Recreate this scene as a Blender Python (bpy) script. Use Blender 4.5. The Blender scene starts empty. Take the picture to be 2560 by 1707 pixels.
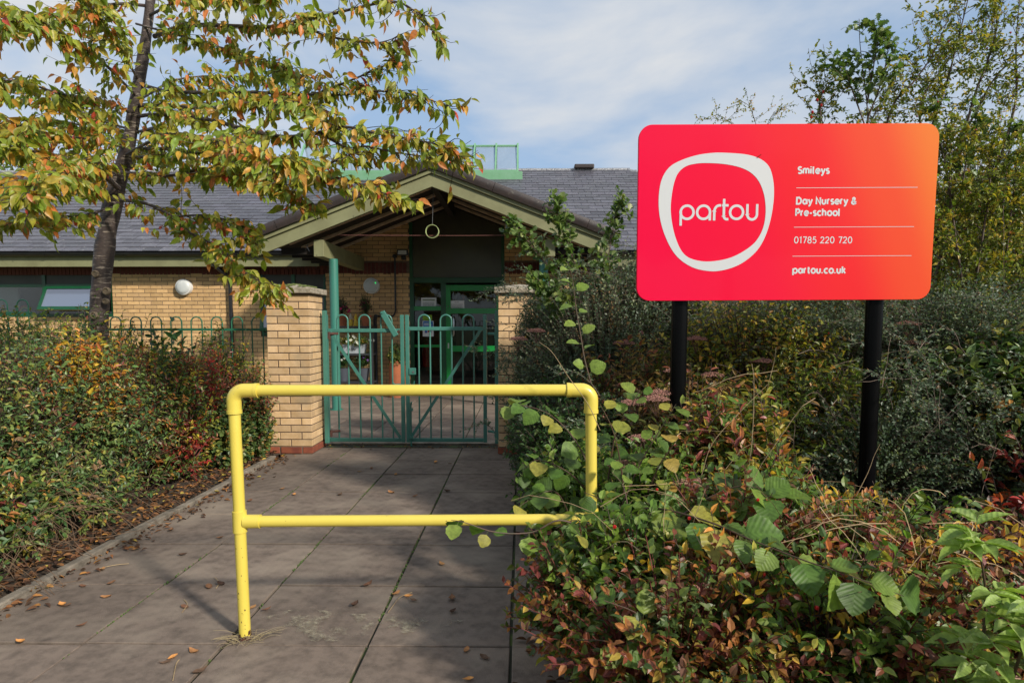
import bpy, math, random
import numpy as np
from mathutils import Vector, Matrix, Quaternion
from math import radians as R, sin, cos, pi, tan

sc = bpy.context.scene
col = sc.collection
random.seed(7)

# ------------------------------------------------------------------ camera, light, exposure
CAM_H = 1.345; PITCH = R(4.46); YAW = R(.85); FPX = 1560.0
cam = bpy.data.objects.new('camera', bpy.data.cameras.new('camera'))
col.objects.link(cam); sc.camera = cam
cam.location = (0, 0, CAM_H); cam.rotation_euler = (pi/2 - PITCH, 0, YAW)
cam.data.sensor_width = 36; cam.data.lens = FPX/2560*36; cam.data.shift_y = 80.5/2560
cam.data.clip_start = .05; cam.data.clip_end = 600
cam.data.dof.use_dof = True; cam.data.dof.focus_distance = 3.6; cam.data.dof.aperture_fstop = 9

SUN_EL = R(31); SUN_AZ = R(132)            # azimuth clockwise from +Y
w = bpy.data.worlds.new('World'); sc.world = w; w.use_nodes = True
nt = w.node_tree; nt.nodes.clear()
N = nt.nodes.new; L = nt.links.new
out = N('ShaderNodeOutputWorld'); bg = N('ShaderNodeBackground'); bg.inputs[1].default_value = .13
sky = N('ShaderNodeTexSky'); sky.sky_type = 'NISHITA'; sky.sun_disc = False
sky.sun_elevation = SUN_EL; sky.sun_rotation = SUN_AZ; sky.air_density = 1.0; sky.dust_density = .6; sky.ozone_density = 1.5
tc = N('ShaderNodeTexCoord'); mp = N('ShaderNodeMapping'); mp.inputs['Scale'].default_value = (1, 1, 2.2)
mp.inputs['Location'].default_value = (1.9, 1.2, 3.3)
n1 = N('ShaderNodeTexNoise'); n1.inputs['Scale'].default_value = 1.9; n1.inputs['Detail'].default_value = 8; n1.inputs['Roughness'].default_value = .52
n1.inputs['Distortion'].default_value = .25
rp = N('ShaderNodeValToRGB'); rp.color_ramp.elements[0].position = .43; rp.color_ramp.elements[1].position = .60
rp.color_ramp.elements[0].color = (.05, .05, .05, 1); rp.color_ramp.elements[1].color = (1, 1, 1, 1)
mx = N('ShaderNodeMixRGB'); mx.inputs[2].default_value = (6.0, 6.2, 6.45, 1)
L(tc.outputs['Generated'], mp.inputs[0]); L(mp.outputs[0], n1.inputs[0]); L(n1.outputs[0], rp.inputs[0])
vl = N('ShaderNodeMixRGB'); vl.inputs[0].default_value = .62; vl.inputs[2].default_value = (3.4, 4.85, 6.95, 1); L(sky.outputs[0], vl.inputs[1])
L(rp.outputs[0], mx.inputs[0]); L(vl.outputs[0], mx.inputs[1]); L(mx.outputs[0], bg.inputs[0]); L(bg.outputs[0], out.inputs[0])
sun = bpy.data.objects.new('sun', bpy.data.lights.new('sun', 'SUN')); col.objects.link(sun)
sun.data.energy = 4.9; sun.data.angle = R(4.5); sun.data.color = (1.0, .93, .82)
SD = Vector((sin(SUN_AZ)*cos(SUN_EL), cos(SUN_AZ)*cos(SUN_EL), sin(SUN_EL)))
sun.rotation_euler = SD.to_track_quat('Z', 'Y').to_euler(); sun.location = (6, -6, 9)
sc.view_settings.view_transform = 'Standard'; sc.view_settings.look = 'None'
sc.view_settings.exposure = -0.12; sc.view_settings.gamma = 1; sc.view_settings.use_curve_mapping = False
sc.cycles.max_bounces = 7; sc.cycles.diffuse_bounces = 3; sc.cycles.glossy_bounces = 3; sc.cycles.transmission_bounces = 5
sc.cycles.transparent_max_bounces = 8; sc.cycles.use_denoising = True

# ------------------------------------------------------------------ measuring helpers (surveyed rays -> world points)
_F = Vector((-sin(YAW)*cos(PITCH), cos(YAW)*cos(PITCH), -sin(PITCH))); _Rt = Vector((cos(YAW), sin(YAW), 0)); _U = _Rt.cross(_F)
def at(px, py, Y):
    d = _F + _Rt*((px-1280)/FPX) + _U*(-(py-934)/FPX); t = Y/d.y
    return Vector((d.x*t, Y, CAM_H + d.z*t))
def gr(px, py, z=0):
    d = _F + _Rt*((px-1280)/FPX) + _U*(-(py-934)/FPX); t = (z-CAM_H)/d.z
    return Vector((d.x*t, d.y*t, z))

# ------------------------------------------------------------------ materials
def mat(name, c=(.5, .5, .5), rough=.6, metal=0, c2=None, scale=8, detail=5, lo=.35, hi=.65, bump=0, bscale=60, coord='world', spec=.5,
        objvar=0, attr=None, stretch=None, coat=0, c3=None, s3=1.2, lo3=.5, hi3=.7, bdist=.01):
    m = bpy.data.materials.new(name); m.use_nodes = True
    t = m.node_tree; b = t.nodes['Principled BSDF']
    b.inputs['Roughness'].default_value = rough; b.inputs['Metallic'].default_value = metal
    b.inputs['Specular IOR Level'].default_value = spec; b.inputs['Coat Weight'].default_value = coat
    b.inputs['Coat Roughness'].default_value = .08
    nn = t.nodes.new; ll = t.links.new
    if coord == 'world': src = nn('ShaderNodeNewGeometry').outputs['Position']
    else: src = nn('ShaderNodeTexCoord').outputs['Object']
    if stretch:
        mpn = nn('ShaderNodeMapping'); mpn.inputs['Scale'].default_value = stretch; ll(src, mpn.inputs[0]); src = mpn.outputs[0]
    col_out = None
    if attr:
        a = nn('ShaderNodeAttribute'); a.attribute_name = attr; base = a.outputs['Color']
    else:
        rg = nn('ShaderNodeRGB'); rg.outputs[0].default_value = (*c, 1); base = rg.outputs[0]
    col_out = base
    def noise_mix(inp, color, s, lo_, hi_, det):
        nz = nn('ShaderNodeTexNoise'); nz.inputs['Scale'].default_value = s; nz.inputs['Detail'].default_value = det; nz.inputs['Roughness'].default_value = .62
        ll(src, nz.inputs['Vector'])
        mr = nn('ShaderNodeMapRange'); mr.inputs[1].default_value = lo_; mr.inputs[2].default_value = hi_; ll(nz.outputs[0], mr.inputs[0])
        mxn = nn('ShaderNodeMixRGB'); mxn.inputs[2].default_value = (*color, 1); ll(mr.outputs[0], mxn.inputs[0]); ll(inp, mxn.inputs[1])
        return mxn.outputs[0]
    if c2: col_out = noise_mix(col_out, c2, scale, lo, hi, detail)
    if c3: col_out = noise_mix(col_out, c3, s3, lo3, hi3, 7)
    if objvar:
        oi = nn('ShaderNodeObjectInfo'); mr = nn('ShaderNodeMapRange'); mr.inputs[3].default_value = 1-objvar; mr.inputs[4].default_value = 1+objvar
        ll(oi.outputs['Random'], mr.inputs[0])
        mm = nn('ShaderNodeVectorMath'); mm.operation = 'SCALE'; ll(col_out, mm.inputs[0]); ll(mr.outputs[0], mm.inputs['Scale']); col_out = mm.outputs[0]
    ll(col_out, b.inputs['Base Color'])
    if bump:
        nz = nn('ShaderNodeTexNoise'); nz.inputs['Scale'].default_value = bscale; nz.inputs['Detail'].default_value = 6; ll(src, nz.inputs['Vector'])
        bp = nn('ShaderNodeBump'); bp.inputs['Strength'].default_value = bump; bp.inputs['Distance'].default_value = bdist
        ll(nz.outputs[0], bp.inputs['Height']); ll(bp.outputs[0], b.inputs['Normal'])
    return m

def leaf_mat(name, rough=.42, trans=.35, attr='tint', veins=False, spec=.45):
    m = bpy.data.materials.new(name); m.use_nodes = True; t = m.node_tree; b = t.nodes['Principled BSDF']; nn = t.nodes.new; ll = t.links.new
    b.inputs['Roughness'].default_value = rough; b.inputs['Specular IOR Level'].default_value = spec
    a = nn('ShaderNodeAttribute'); a.attribute_name = attr; c = a.outputs['Color']
    nz = nn('ShaderNodeTexNoise'); nz.inputs['Scale'].default_value = 55; nz.inputs['Detail'].default_value = 3
    g = nn('ShaderNodeNewGeometry'); ll(g.outputs['Position'], nz.inputs['Vector'])
    mr = nn('ShaderNodeMapRange'); mr.inputs[1].default_value = .3; mr.inputs[2].default_value = .7; mr.inputs[3].default_value = .72; mr.inputs[4].default_value = 1.25
    ll(nz.outputs[0], mr.inputs[0])
    vm = nn('ShaderNodeVectorMath'); vm.operation = 'SCALE'; ll(c, vm.inputs[0]); ll(mr.outputs[0], vm.inputs['Scale']); c = vm.outputs[0]
    if veins:                                   # side veins running out from the midrib, in the leaf's own coordinates
        tcn = nn('ShaderNodeTexCoord'); sp = nn('ShaderNodeSeparateXYZ'); ll(tcn.outputs['Object'], sp.inputs[0])
        ab = nn('ShaderNodeMath'); ab.operation = 'ABSOLUTE'; ll(sp.outputs[0], ab.inputs[0])
        m1 = nn('ShaderNodeMath'); m1.operation = 'MULTIPLY_ADD'; ll(ab.outputs[0], m1.inputs[0]); m1.inputs[1].default_value = -.7; ll(sp.outputs[1], m1.inputs[2])
        m2 = nn('ShaderNodeMath'); m2.operation = 'MULTIPLY'; ll(m1.outputs[0], m2.inputs[0]); m2.inputs[1].default_value = 7*2*pi
        m3 = nn('ShaderNodeMath'); m3.operation = 'SINE'; ll(m2.outputs[0], m3.inputs[0])
        bp = nn('ShaderNodeBump'); bp.inputs['Strength'].default_value = .22; bp.inputs['Distance'].default_value = .002
        ll(m3.outputs[0], bp.inputs['Height']); ll(bp.outputs[0], b.inputs['Normal'])
        m4 = nn('ShaderNodeMapRange'); m4.inputs[1].default_value = .75; m4.inputs[2].default_value = 1; m4.inputs[3].default_value = 1; m4.inputs[4].default_value = 1.12
        ll(m3.outputs[0], m4.inputs[0])
        v2 = nn('ShaderNodeVectorMath'); v2.operation = 'SCALE'; ll(c, v2.inputs[0]); ll(m4.outputs[0], v2.inputs['Scale']); c = v2.outputs[0]
    ll(c, b.inputs['Base Color'])
    tr = nn('ShaderNodeBsdfTranslucent'); v3 = nn('ShaderNodeVectorMath'); v3.operation = 'MULTIPLY'; v3.inputs[1].default_value = (1.35, 1.5, .8)
    ll(c, v3.inputs[0]); ll(v3.outputs[0], tr.inputs[0])
    ms = nn('ShaderNodeMixShader'); ms.inputs[0].default_value = trans; ll(b.outputs[0], ms.inputs[1]); ll(tr.outputs[0], ms.inputs[2])
    ll(ms.outputs[0], t.nodes['Material Output'].inputs[0])
    return m

def glass_mat(name, tint=(.5, .52, .5), refl=.08, rough=.02):
    m = bpy.data.materials.new(name); m.use_nodes = True; t = m.node_tree; t.nodes.remove(t.nodes['Principled BSDF']); nn = t.nodes.new; ll = t.links.new
    tr = nn('ShaderNodeBsdfTransparent'); tr.inputs[0].default_value = (*tint, 1)
    gl = nn('ShaderNodeBsdfGlossy'); gl.inputs['Roughness'].default_value = rough
    fr = nn('ShaderNodeFresnel'); fr.inputs[0].default_value = 1.5
    ad = nn('ShaderNodeMath'); ad.operation = 'ADD'; ad.inputs[1].default_value = refl; ll(fr.outputs[0], ad.inputs[0])
    ms = nn('ShaderNodeMixShader'); ll(ad.outputs[0], ms.inputs[0]); ll(tr.outputs[0], ms.inputs[1]); ll(gl.outputs[0], ms.inputs[2])
    ll(ms.outputs[0], t.nodes['Material Output'].inputs[0])
    return m

M = {}
M['brick'] = mat('buff_brick', (.64, .41, .185), .8, c2=(.54, .33, .14), scale=9, bump=.3, bscale=180, objvar=.22, c3=(.60, .38, .18), s3=3, bdist=.004)
M['brick_joined'] = mat('buff_brick_joined', (.5, .34, .18), .8, attr='tint', bump=.3, bscale=180, bdist=.004)
M['pier_brick'] = mat('pier_brick', (.68, .47, .265), .82, c2=(.58, .38, .19), scale=14, bump=.5, bscale=220, objvar=.20, c3=(.40, .30, .18), s3=4, lo3=.52, hi3=.78, bdist=.004)
M['red_brick'] = mat('red_brick', (.30, .085, .04), .8, c2=(.2, .05, .03), scale=12, bump=.4, bscale=180, objvar=.2, bdist=.004)
M['soldier'] = mat('dark_red_brick', (.16, .04, .028), .8, c2=(.10, .028, .02), scale=12, bump=.3, bscale=180, objvar=.3, bdist=.004)
M['mortar'] = mat('mortar', (.17, .12, .085), .9, c2=(.12, .085, .06), scale=20, bump=.4, bscale=200)
M['stone'] = mat('cap_stone', (.46, .39, .29), .9, c2=(.20, .17, .12), scale=14, bump=.8, bscale=90, c3=(.50, .46, .38), s3=30, lo3=.55, hi3=.7)
M['moss'] = mat('moss', (.09, .13, .03), .95, c2=(.16, .18, .05), scale=60, bump=1, bscale=300)
M['slate'] = mat('slate', (.12, .11, .135), .42, attr='tint', bump=.25, bscale=80, c3=(.30, .285, .28), s3=19, lo3=.60, hi3=.70, c2=(.09, .09, .10), scale=30)
M['slate_obj'] = mat('slate_single', (.100, .094, .116), .42, c2=(.085, .085, .095), scale=30, bump=.25, bscale=80, objvar=.34, c3=(.30, .285, .28), s3=19, lo3=.60, hi3=.70)
M['underlay'] = mat('roof_underlay', (.035, .032, .03), .9)
M['verge'] = mat('verge_tile', (.050, .034, .030), .45, c2=(.035, .027, .025), scale=14, bump=.3, bscale=120, c3=(.16, .15, .12), s3=9, lo3=.6, hi3=.72)
M['timber'] = mat('green_stained_timber', (.25, .25, .125), .65, c2=(.19, .185, .09), scale=2.5, bump=.2, bscale=60, c3=(.10, .095, .05), s3=9, lo3=.64, hi3=.74)
M['soffit'] = mat('shade_dark_soffit', (.022, .015, .011), .8, c2=(.012, .009, .007), scale=8)  # shade under the canopy and between rafters put into the near-black colour
M['rafter'] = mat('lit_rafter_timber', (.66, .50, .36), .7, c2=(.45, .32, .21), scale=10)  # light bounced onto the rafter undersides put into the pale colour
M['black_plastic'] = mat('black_plastic', (.012, .012, .015), .28, c2=(.02, .02, .022), scale=10, spec=.6)
M['frame_green'] = mat('dark_green_frame', (.004, .085, .028), .4, c2=(.006, .06, .022), scale=5, coat=.2)
M['sunlit_door_green'] = mat('sunlit_green_frame', (.004, .26, .045), .38, c2=(.004, .21, .038), scale=5, coat=.3)  # sunlight on the lower door put into a brighter green
M['sky_green'] = mat('lantern_green', (.15, .34, .18), .5, c2=(.19, .38, .23), scale=6)
M['teal'] = mat('teal_gate_paint', (.050, .190, .150), .42, c2=(.060, .215, .170), scale=14, c3=(.10, .10, .08), s3=40, lo3=.66, hi3=.74, coat=.2)
M['column'] = mat('column_paint', (.040, .205, .155), .45, c2=(.048, .195, .145), scale=4, coat=.2)
M['fence_green'] = mat('fence_paint', (.018, .14, .07), .45, c2=(.03, .16, .09), scale=20)
M['rust'] = mat('rusty_steel', (.12, .045, .03), .8, c2=(.05, .025, .02), scale=30, bump=.4)
M['steel'] = mat('brushed_steel', (.6, .6, .6), .3, metal=1)
M['yellow'] = mat('yellow_gloss_paint', (.72, .580, .095), .36, c2=(.70, .555, .085), scale=7, c3=(.42, .33, .10), s3=34, lo3=.66, hi3=.76, coat=.3, bump=.10, bscale=70, bdist=.003)
M['slab'] = mat('concrete_slab', (.195, .148, .116), .88, c2=(.108, .082, .064), scale=15, lo=.42, hi=.68, bump=.8, bscale=240, objvar=.16, c3=(.29, .232, .178), s3=1.9, lo3=.47, hi3=.70, bdist=.004, detail=12)
M['joint'] = mat('slab_joint', (.035, .035, .02), .95, c2=(.07, .10, .02), scale=6, lo=.5, hi=.62)
M['kerb'] = mat('kerb_stone', (.30, .255, .20), .9, c2=(.13, .11, .085), scale=9, bump=.6, bscale=160, objvar=.12)
M['soil'] = mat('soil', (.050, .034, .022), .95, c2=(.085, .060, .038), scale=9, bump=1, bscale=50, bdist=.03, c3=(.02, .014, .01), s3=20)
M['grass'] = mat('grass_ground', (.06, .09, .025), .95, c2=(.09, .09, .03), scale=3, bump=.6, bscale=20)
M['white_paint'] = mat('white_plastic', (.72, .72, .70), .4)
M['lamp_lens'] = mat('lamp_diffuser', (.62, .64, .62), .35, c2=(.55, .57, .56), scale=9)
M['paper'] = mat('white_paper', (.72, .72, .70), .7)
M['ink'] = mat('grey_ink', (.12, .12, .12), .8)
M['terracotta'] = mat('terracotta', (.42, .13, .05), .8, c2=(.33, .10, .045), scale=10, bump=.2)
M['dark_pot'] = mat('dark_grey_pot', (.07, .08, .10), .5)
M['trough'] = mat('pale_grey_trough', (.42, .45, .48), .55, c2=(.33, .36, .38), scale=12)
M['dark_metal'] = mat('dark_shelf_metal', (.03, .032, .036), .5)
M['room'] = mat('room_dark', (.10, .085, .07), .9)
M['blind'] = mat('grey_panel', (.045, .044, .038), .55, c2=(.06, .058, .045), scale=3)
M['bark'] = mat('cherry_bark', (.085, .058, .046), .5, c2=(.045, .032, .028), scale=5, detail=6, bump=.8, bscale=9, stretch=(6, 6, 38), c3=(.34, .28, .22), s3=1.5, lo3=.56, hi3=.64, bdist=.008)
M['twig'] = mat('twig_bark', (.07, .045, .035), .75, c2=(.04, .028, .022), scale=30)
M['cane'] = mat('red_brown_cane', (.10, .045, .03), .6, c2=(.06, .05, .025), scale=30)
M['straw'] = mat('dry_stem', (.42, .31, .17), .8, c2=(.28, .19, .10), scale=30)
M['scar'] = mat('pruning_scar', (.22, .17, .11), .85, c2=(.10, .075, .05), scale=50)
M['leaf'] = leaf_mat('leaf'); M['leaf_gloss'] = leaf_mat('glossy_leaf', rough=.42, trans=.25, spec=.42); M['leaf_big'] = leaf_mat('veined_leaf', veins=True, rough=.5)
M['litter'] = leaf_mat('dry_leaf', rough=.8, trans=.1, spec=.2)
M['hip'] = mat('red_berry', (.42, .012, .012), .25, spec=.6)
M['flower_brown'] = mat('faded_flowers', (.26, .12, .085), .9, attr='tint')
M['glass'] = glass_mat('window_glass', (.72, .74, .72), .0)
M['glass_sky'] = mat('lantern_sheet', (.42, .50, .60), .25, c2=(.36, .45, .56), scale=2)
_t = M['glass_sky'].node_tree; _tr = _t.nodes.new('ShaderNodeBsdfTransparent'); _tr.inputs[0].default_value = (.85, .92, .97, 1); _ms = _t.nodes.new('ShaderNodeMixShader'); _ms.inputs[0].default_value = .5
_t.links.new(_t.nodes['Principled BSDF'].outputs[0], _ms.inputs[1]); _t.links.new(_tr.outputs[0], _ms.inputs[2]); _t.links.new(_ms.outputs[0], _t.nodes['Material Output'].inputs[0])
M['white_print'] = mat('white_print', (.62, .63, .64), .45)
M['black_alu'] = mat('black_post', (.0035, .0035, .004), .22, spec=.10)

# ------------------------------------------------------------------ mesh helpers
class MB:
    def __init__(s): s.v = []; s.f = []; s.c = []
    def add(s, vs, fs, tint=None):
        o = len(s.v); s.v += [tuple(v) for v in vs]; s.f += [tuple(i+o for i in f) for f in fs]; s.c += [tint or (.5, .5, .5)]*len(vs); return s
    def box(s, x0, x1, y0, y1, z0, z1, tint=None, mtx=None):
        vs = [Vector((x, y, z)) for z in (z0, z1) for y in (y0, y1) for x in (x0, x1)]
        if mtx: vs = [mtx @ v for v in vs]
        return s.add(vs, [(0, 2, 3, 1), (4, 5, 7, 6), (0, 1, 5, 4), (2, 6, 7, 3), (0, 4, 6, 2), (1, 3, 7, 5)], tint)
    def tube(s, pts, r, n=12, cap=True, closed=False, tint=None):
        pts = [Vector(p) for p in pts]; k = len(pts); rs = r if isinstance(r, (list, tuple)) else [r]*k
        vs = []; up = None
        for i, p in enumerate(pts):
            if closed: t = pts[(i+1) % k] - pts[i-1]
            else: t = pts[min(i+1, k-1)] - pts[max(i-1, 0)]
            t.normalize()
            if up is None:
                up = t.orthogonal().normalized()
            up = (up - t*up.dot(t)).normalized(); b = t.cross(up)
            for j in range(n):
                a = 2*pi*j/n; vs.append(p + (up*cos(a) + b*sin(a))*rs[i])
        fs = []
        for i in range(k if closed else k-1):
            i2 = (i+1) % k
            for j in range(n):
                j2 = (j+1) % n; fs.append((i*n+j, i*n+j2, i2*n+j2, i2*n+j))
        if cap and not closed: fs += [tuple(range(n))[::-1], tuple((k-1)*n+j for j in range(n))]
        return s.add(vs, fs, tint)
    def lathe(s, prof, n=20, c=(0, 0, 0), axis='z', tint=None):
        vs = []
        for r_, h_ in prof:
            for j in range(n):
                a = 2*pi*j/n
                if axis == 'z': vs.append((c[0]+r_*cos(a), c[1]+r_*sin(a), c[2]+h_))
                else: vs.append((c[0]+r_*cos(a), c[1]-h_, c[2]+r_*sin(a)))      # axis y: h towards the viewer (-Y)
        fs = []
        for i in range(len(prof)-1):
            for j in range(n):
                j2 = (j+1) % n
                fs.append((i*n+j, i*n+j2, (i+1)*n+j2, (i+1)*n+j))
        fs += [tuple(range(n))[::-1], tuple((len(prof)-1)*n+j for j in range(n))]
        return s.add(vs, fs, tint)
    def prism(s, poly, y0, y1, tint=None):          # polygon in x,z extruded along y
        n = len(poly); vs = [(x, y0, z) for x, z in poly] + [(x, y1, z) for x, z in poly]
        fs = [tuple(range(n)), tuple(range(n, 2*n))[::-1]] + [(i, i+n, (i+1) % n+n, (i+1) % n) for i in range(n)]
        return s.add(vs, fs, tint)
    def mesh(s, name, m, smooth=False, bevel=False):
        me = bpy.data.meshes.new(name); me.from_pydata(s.v, [], s.f); me.materials.append(m)
        a = me.color_attributes.new('tint', 'FLOAT_COLOR', 'POINT')
        a.data.foreach_set('color', np.array([(*c, 1) for c in s.c], dtype=np.float32).ravel())
        if smooth:
            me.polygons.foreach_set('use_smooth', [True]*len(me.polygons))
            try: me.set_sharp_from_angle(angle=R(38))
            except Exception: pass
        me.update(); return me
    def build(s, name, m, parent=None, smooth=False, bev=0, kind=None, seg=2, solid=None):
        o = bpy.data.objects.new(name, s.mesh(name, m, smooth)); col.objects.link(o)
        if bev:
            b = o.modifiers.new('bevel', 'BEVEL'); b.width = bev; b.segments = seg; b.limit_method = 'ANGLE'; b.angle_limit = R(35)
        if parent: adopt(o, parent)
        if kind: o['kind'] = kind
        return o
def adopt(o, p):
    o.parent = p; o.matrix_parent_inverse = root_inv(p)
def root_inv(p):
    m = Matrix.Identity(4); q = p
    while q: m = q.matrix_basis @ m if q.parent is None else q.matrix_parent_inverse @ q.matrix_basis @ m; q = q.parent
    return m.inverted()
def tag(o, label, cat, group=None, kind=None):
    o['label'] = label; o['category'] = cat
    if group: o['group'] = group
    if kind: o['kind'] = kind
    return o
def thing(name, label, cat, loc=(0, 0, 0), group=None):
    o = bpy.data.objects.new(name, None); col.objects.link(o); o.location = loc; o.empty_display_size = .1
    return tag(o, label, cat, group)
def struct(o): o['kind'] = 'structure'; return o
def inst(name, me, mtx, parent=None):
    o = bpy.data.objects.new(name, me); col.objects.link(o); o.matrix_basis = mtx
    if parent: adopt(o, parent)
    return o
def T(x, y, z): return Matrix.Translation((x, y, z))

# ------------------------------------------------------------------ ground, soil, paving
def sheet(name, x0, x1, y0, y1, z, m, nx=1, ny=1, amp=0, seed=1, keep=None):
    rng = np.random.default_rng(seed); b = MB()
    vs = []; fs = []
    for j in range(ny+1):
        for i in range(nx+1):
            edge = i in (0, nx) or j in (0, ny)
            vs.append((x0+(x1-x0)*i/nx, y0+(y1-y0)*j/ny, z + (0 if edge else amp*rng.random())))
    for j in range(ny):
        for i in range(nx):
            a = j*(nx+1)+i; fs.append((a, a+1, a+nx+2, a+nx+1))
    b.add(vs, fs); return struct(b.build(name, m, smooth=amp > 0))
sheet('ground', -200, 200, -200, 200, -.06, M['grass'])
SX = -2.459; SY = 1.315; PITCH_S = .605
jb = sheet('paving_bed', SX-.02, .62, -3, 6.95, -.012, M['joint'])
sheet('forecourt_bed', -6.2, 3.0, 6.95, 11.88, -.013, M['joint'])
soilL = sheet('planting_soil', -9.5, -2.53, -1, 6.95, -.008, M['soil'], 60, 60, .05, 3)
soilR = sheet('planting_soil', .42, 9, -.5, 10.5, .012, M['soil'], 60, 60, .06, 4)
def slab_mesh(k):
    b = MB(); rr = random.Random(k); h = .2962; j = lambda: rr.uniform(-.0018, .0018)
    top = [(-h+j(), -h+j()), (h+j(), -h+j()), (h+j(), h+j()), (-h+j(), h+j())]
    vs = [(x, y, -.04) for x, y in top] + [(x, y, -.003) for x, y in top] + [(x*.99, y*.99, 0) for x, y in top]
    fs = [(0, 1, 5, 4), (1, 2, 6, 5), (2, 3, 7, 6), (3, 0, 4, 7), (4, 5, 9, 8), (5, 6, 10, 9), (6, 7, 11, 10), (7, 4, 8, 11), (8, 9, 10, 11)]
    b.add(vs, fs); return b.mesh('paving_slab', M['slab'])
SM = [slab_mesh(k) for k in range(6)]
rr = random.Random(3)
for j in range(-1, 9):                           # the path up to the gate: each slab a piece of the paving
    for i in range(5):
        x = SX+.3+i*PITCH_S; y = SY+.3+j*PITCH_S
        if y+.3 > 6.98: continue
        o = inst('paving_slab', rr.choice(SM), T(x, y, rr.uniform(-.003, .003)) @ Matrix.Rotation(rr.uniform(-.004, .004), 4, 'X') @ Matrix.Rotation(rr.choice((0, pi/2, pi)), 4, 'Z'), jb)
fb = bpy.data.objects['forecourt_bed']
for j in range(8):
    for i in range(11):
        x = -4.9+.3+i*PITCH_S; y = 6.97+.3+j*PITCH_S
        inst('paving_slab', rr.choice(SM), T(x, y, rr.uniform(-.003, .002)) @ Matrix.Rotation(rr.choice((0, pi/2, pi)), 4, 'Z'), fb)
th_ = thing('kerb', 'low concrete kerb edging along the left side of the path', 'kerb', (-2.49, 3, 0))
kb = MB().box(-.028, .028, -.447, .447, -.05, .034).mesh('edging_stone', M['kerb'])
for k in range(9):
    y = -.6+k*.9
    if y > 6.3: continue
    o = inst('edging_stone', kb, T(-2.495+rr.uniform(-.008, .008), y, rr.uniform(-.006, .008)) @ Matrix.Rotation(rr.uniform(-.008, .008), 4, 'Z'), th_)
    bv = o.modifiers.new('bevel', 'BEVEL'); bv.width = .008; bv.segments = 2
# mortar smear on the slab beside the barrier foot
b = MB(); pts = []
for k in range(26):
    a = 2*pi*k/26; r_ = 1+.20*sin(3*a+1)+.12*sin(7*a)
    pts.append((-.80+.42*r_*cos(a), 2.70+.13*r_*sin(a), .0052))
b.add(pts, [tuple(range(26))]); mm_ = mat('mortar_stain', (.42, .37, .26), .9, c2=(.26, .22, .16), scale=30, bump=.3, bscale=200); _t = mm_.node_tree; _n = _t.nodes.new('ShaderNodeTexNoise'); _n.inputs['Scale'].default_value = 9; _n.inputs['Detail'].default_value = 9; _n.inputs['Roughness'].default_value = .7
_g = _t.nodes.new('ShaderNodeNewGeometry'); _t.links.new(_g.outputs['Position'], _n.inputs['Vector']); _r = _t.nodes.new('ShaderNodeMapRange'); _r.inputs[1].default_value = .50; _r.inputs[2].default_value = .66; _r.inputs[4].default_value = .92; _t.links.new(_n.outputs[0], _r.inputs[0]); _t.links.new(_r.outputs[0], _t.nodes['Principled BSDF'].inputs['Alpha'])
o = b.build('mortar_smear', mm_); tag(o, 'pale mortar smear on the slab right of the yellow post foot', 'stain')

# ------------------------------------------------------------------ brick piers
PB = {(a, c): None for a in (0, 1) for c in (0, 1)}
def brick_mesh(name, lx, ly, lz, m):
    b = MB().box(-lx/2, lx/2, -ly/2, ly/2, -lz/2, lz/2); me = b.mesh(name, m)
    import bmesh
    bm = bmesh.new(); bm.from_mesh(me); bmesh.ops.bevel(bm, geom=bm.edges[:], offset=.003, segments=1, affect='EDGES'); bm.to_mesh(me); bm.free(); return me
PM = {(0, m): brick_mesh('brick', .215, .1025, .065, M[m]) for m in ('pier_brick', 'red_brick')}
def pier(cx, cy, label, lo_group, seed):
    t = thing('brick_pier', label, 'pier', (cx, cy, 0))
    rr = random.Random(seed); n = 0
    MB().box(cx-.213, cx+.213, cy-.213, cy+.213, 0, 1.665).build('mortar_core', M['mortar'], t)
    for r_ in range(22):
        z = .012+.0325+r_*.075; mt = 'red_brick' if r_ == 0 else 'pier_brick'; g = .006 if r_ == 0 else 0
        P = []
        for s in (-1, 1):
            P += [(s*(.16875+g), -.1125, 1), (s*(.16875+g), .1125, 1)]
            P += [(0, s*(.16875+g), 0)]
        for (x, y, v) in P:
            if r_ % 2: x, y, v = y, x, 1-v
            mm = T(cx+x+rr.uniform(-.0015, .0015), cy+y+rr.uniform(-.002, .002), z) @ Matrix.Rotation((pi/2 if v else 0) + rr.uniform(-.006, .006), 4, 'Z')
            inst('brick', PM[(0, mt)], mm, t)
    b = MB(); e = .262; z0 = 1.667
    vs = [(cx+sx*e, cy+sy*e, z0) for sx, sy in ((-1, -1), (1, -1), (1, 1), (-1, 1))] + [(cx+sx*e, cy+sy*e, z0+.058) for sx, sy in ((-1, -1), (1, -1), (1, 1), (-1, 1))] + [(cx, cy, z0+.105)]
    b.add(vs, [(3, 2, 1, 0), (0, 1, 5, 4), (1, 2, 6, 5), (2, 3, 7, 6), (3, 0, 4, 7), (4, 5, 8), (5, 6, 8), (6, 7, 8), (7, 4, 8)])
    b.build('coping_stone', M['stone'], t, bev=.008)
    return t
pL = pier(-2.395, 6.61, 'buff brick gate pier left of the gate with mossy stone cap', '', 1)
pR = pier(-.015, 6.61, 'buff brick gate pier right of the gate half hidden by shrubs', '', 2)
b = MB()
for k in range(46):
    x = rr.uniform(-.22, .22); y = rr.uniform(-.25, .15); r_ = rr.uniform(.012, .034); z = 1.727+.045*(1-max(abs(x), abs(y))/.262)
    b.lathe([(r_, 0), (r_*.85, r_*.35), (r_*.4, r_*.55)], 8, (-2.395+x, 6.61+y, z))
o = b.build('moss_tufts', M['moss'], pL, smooth=True, kind='stuff')

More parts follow.
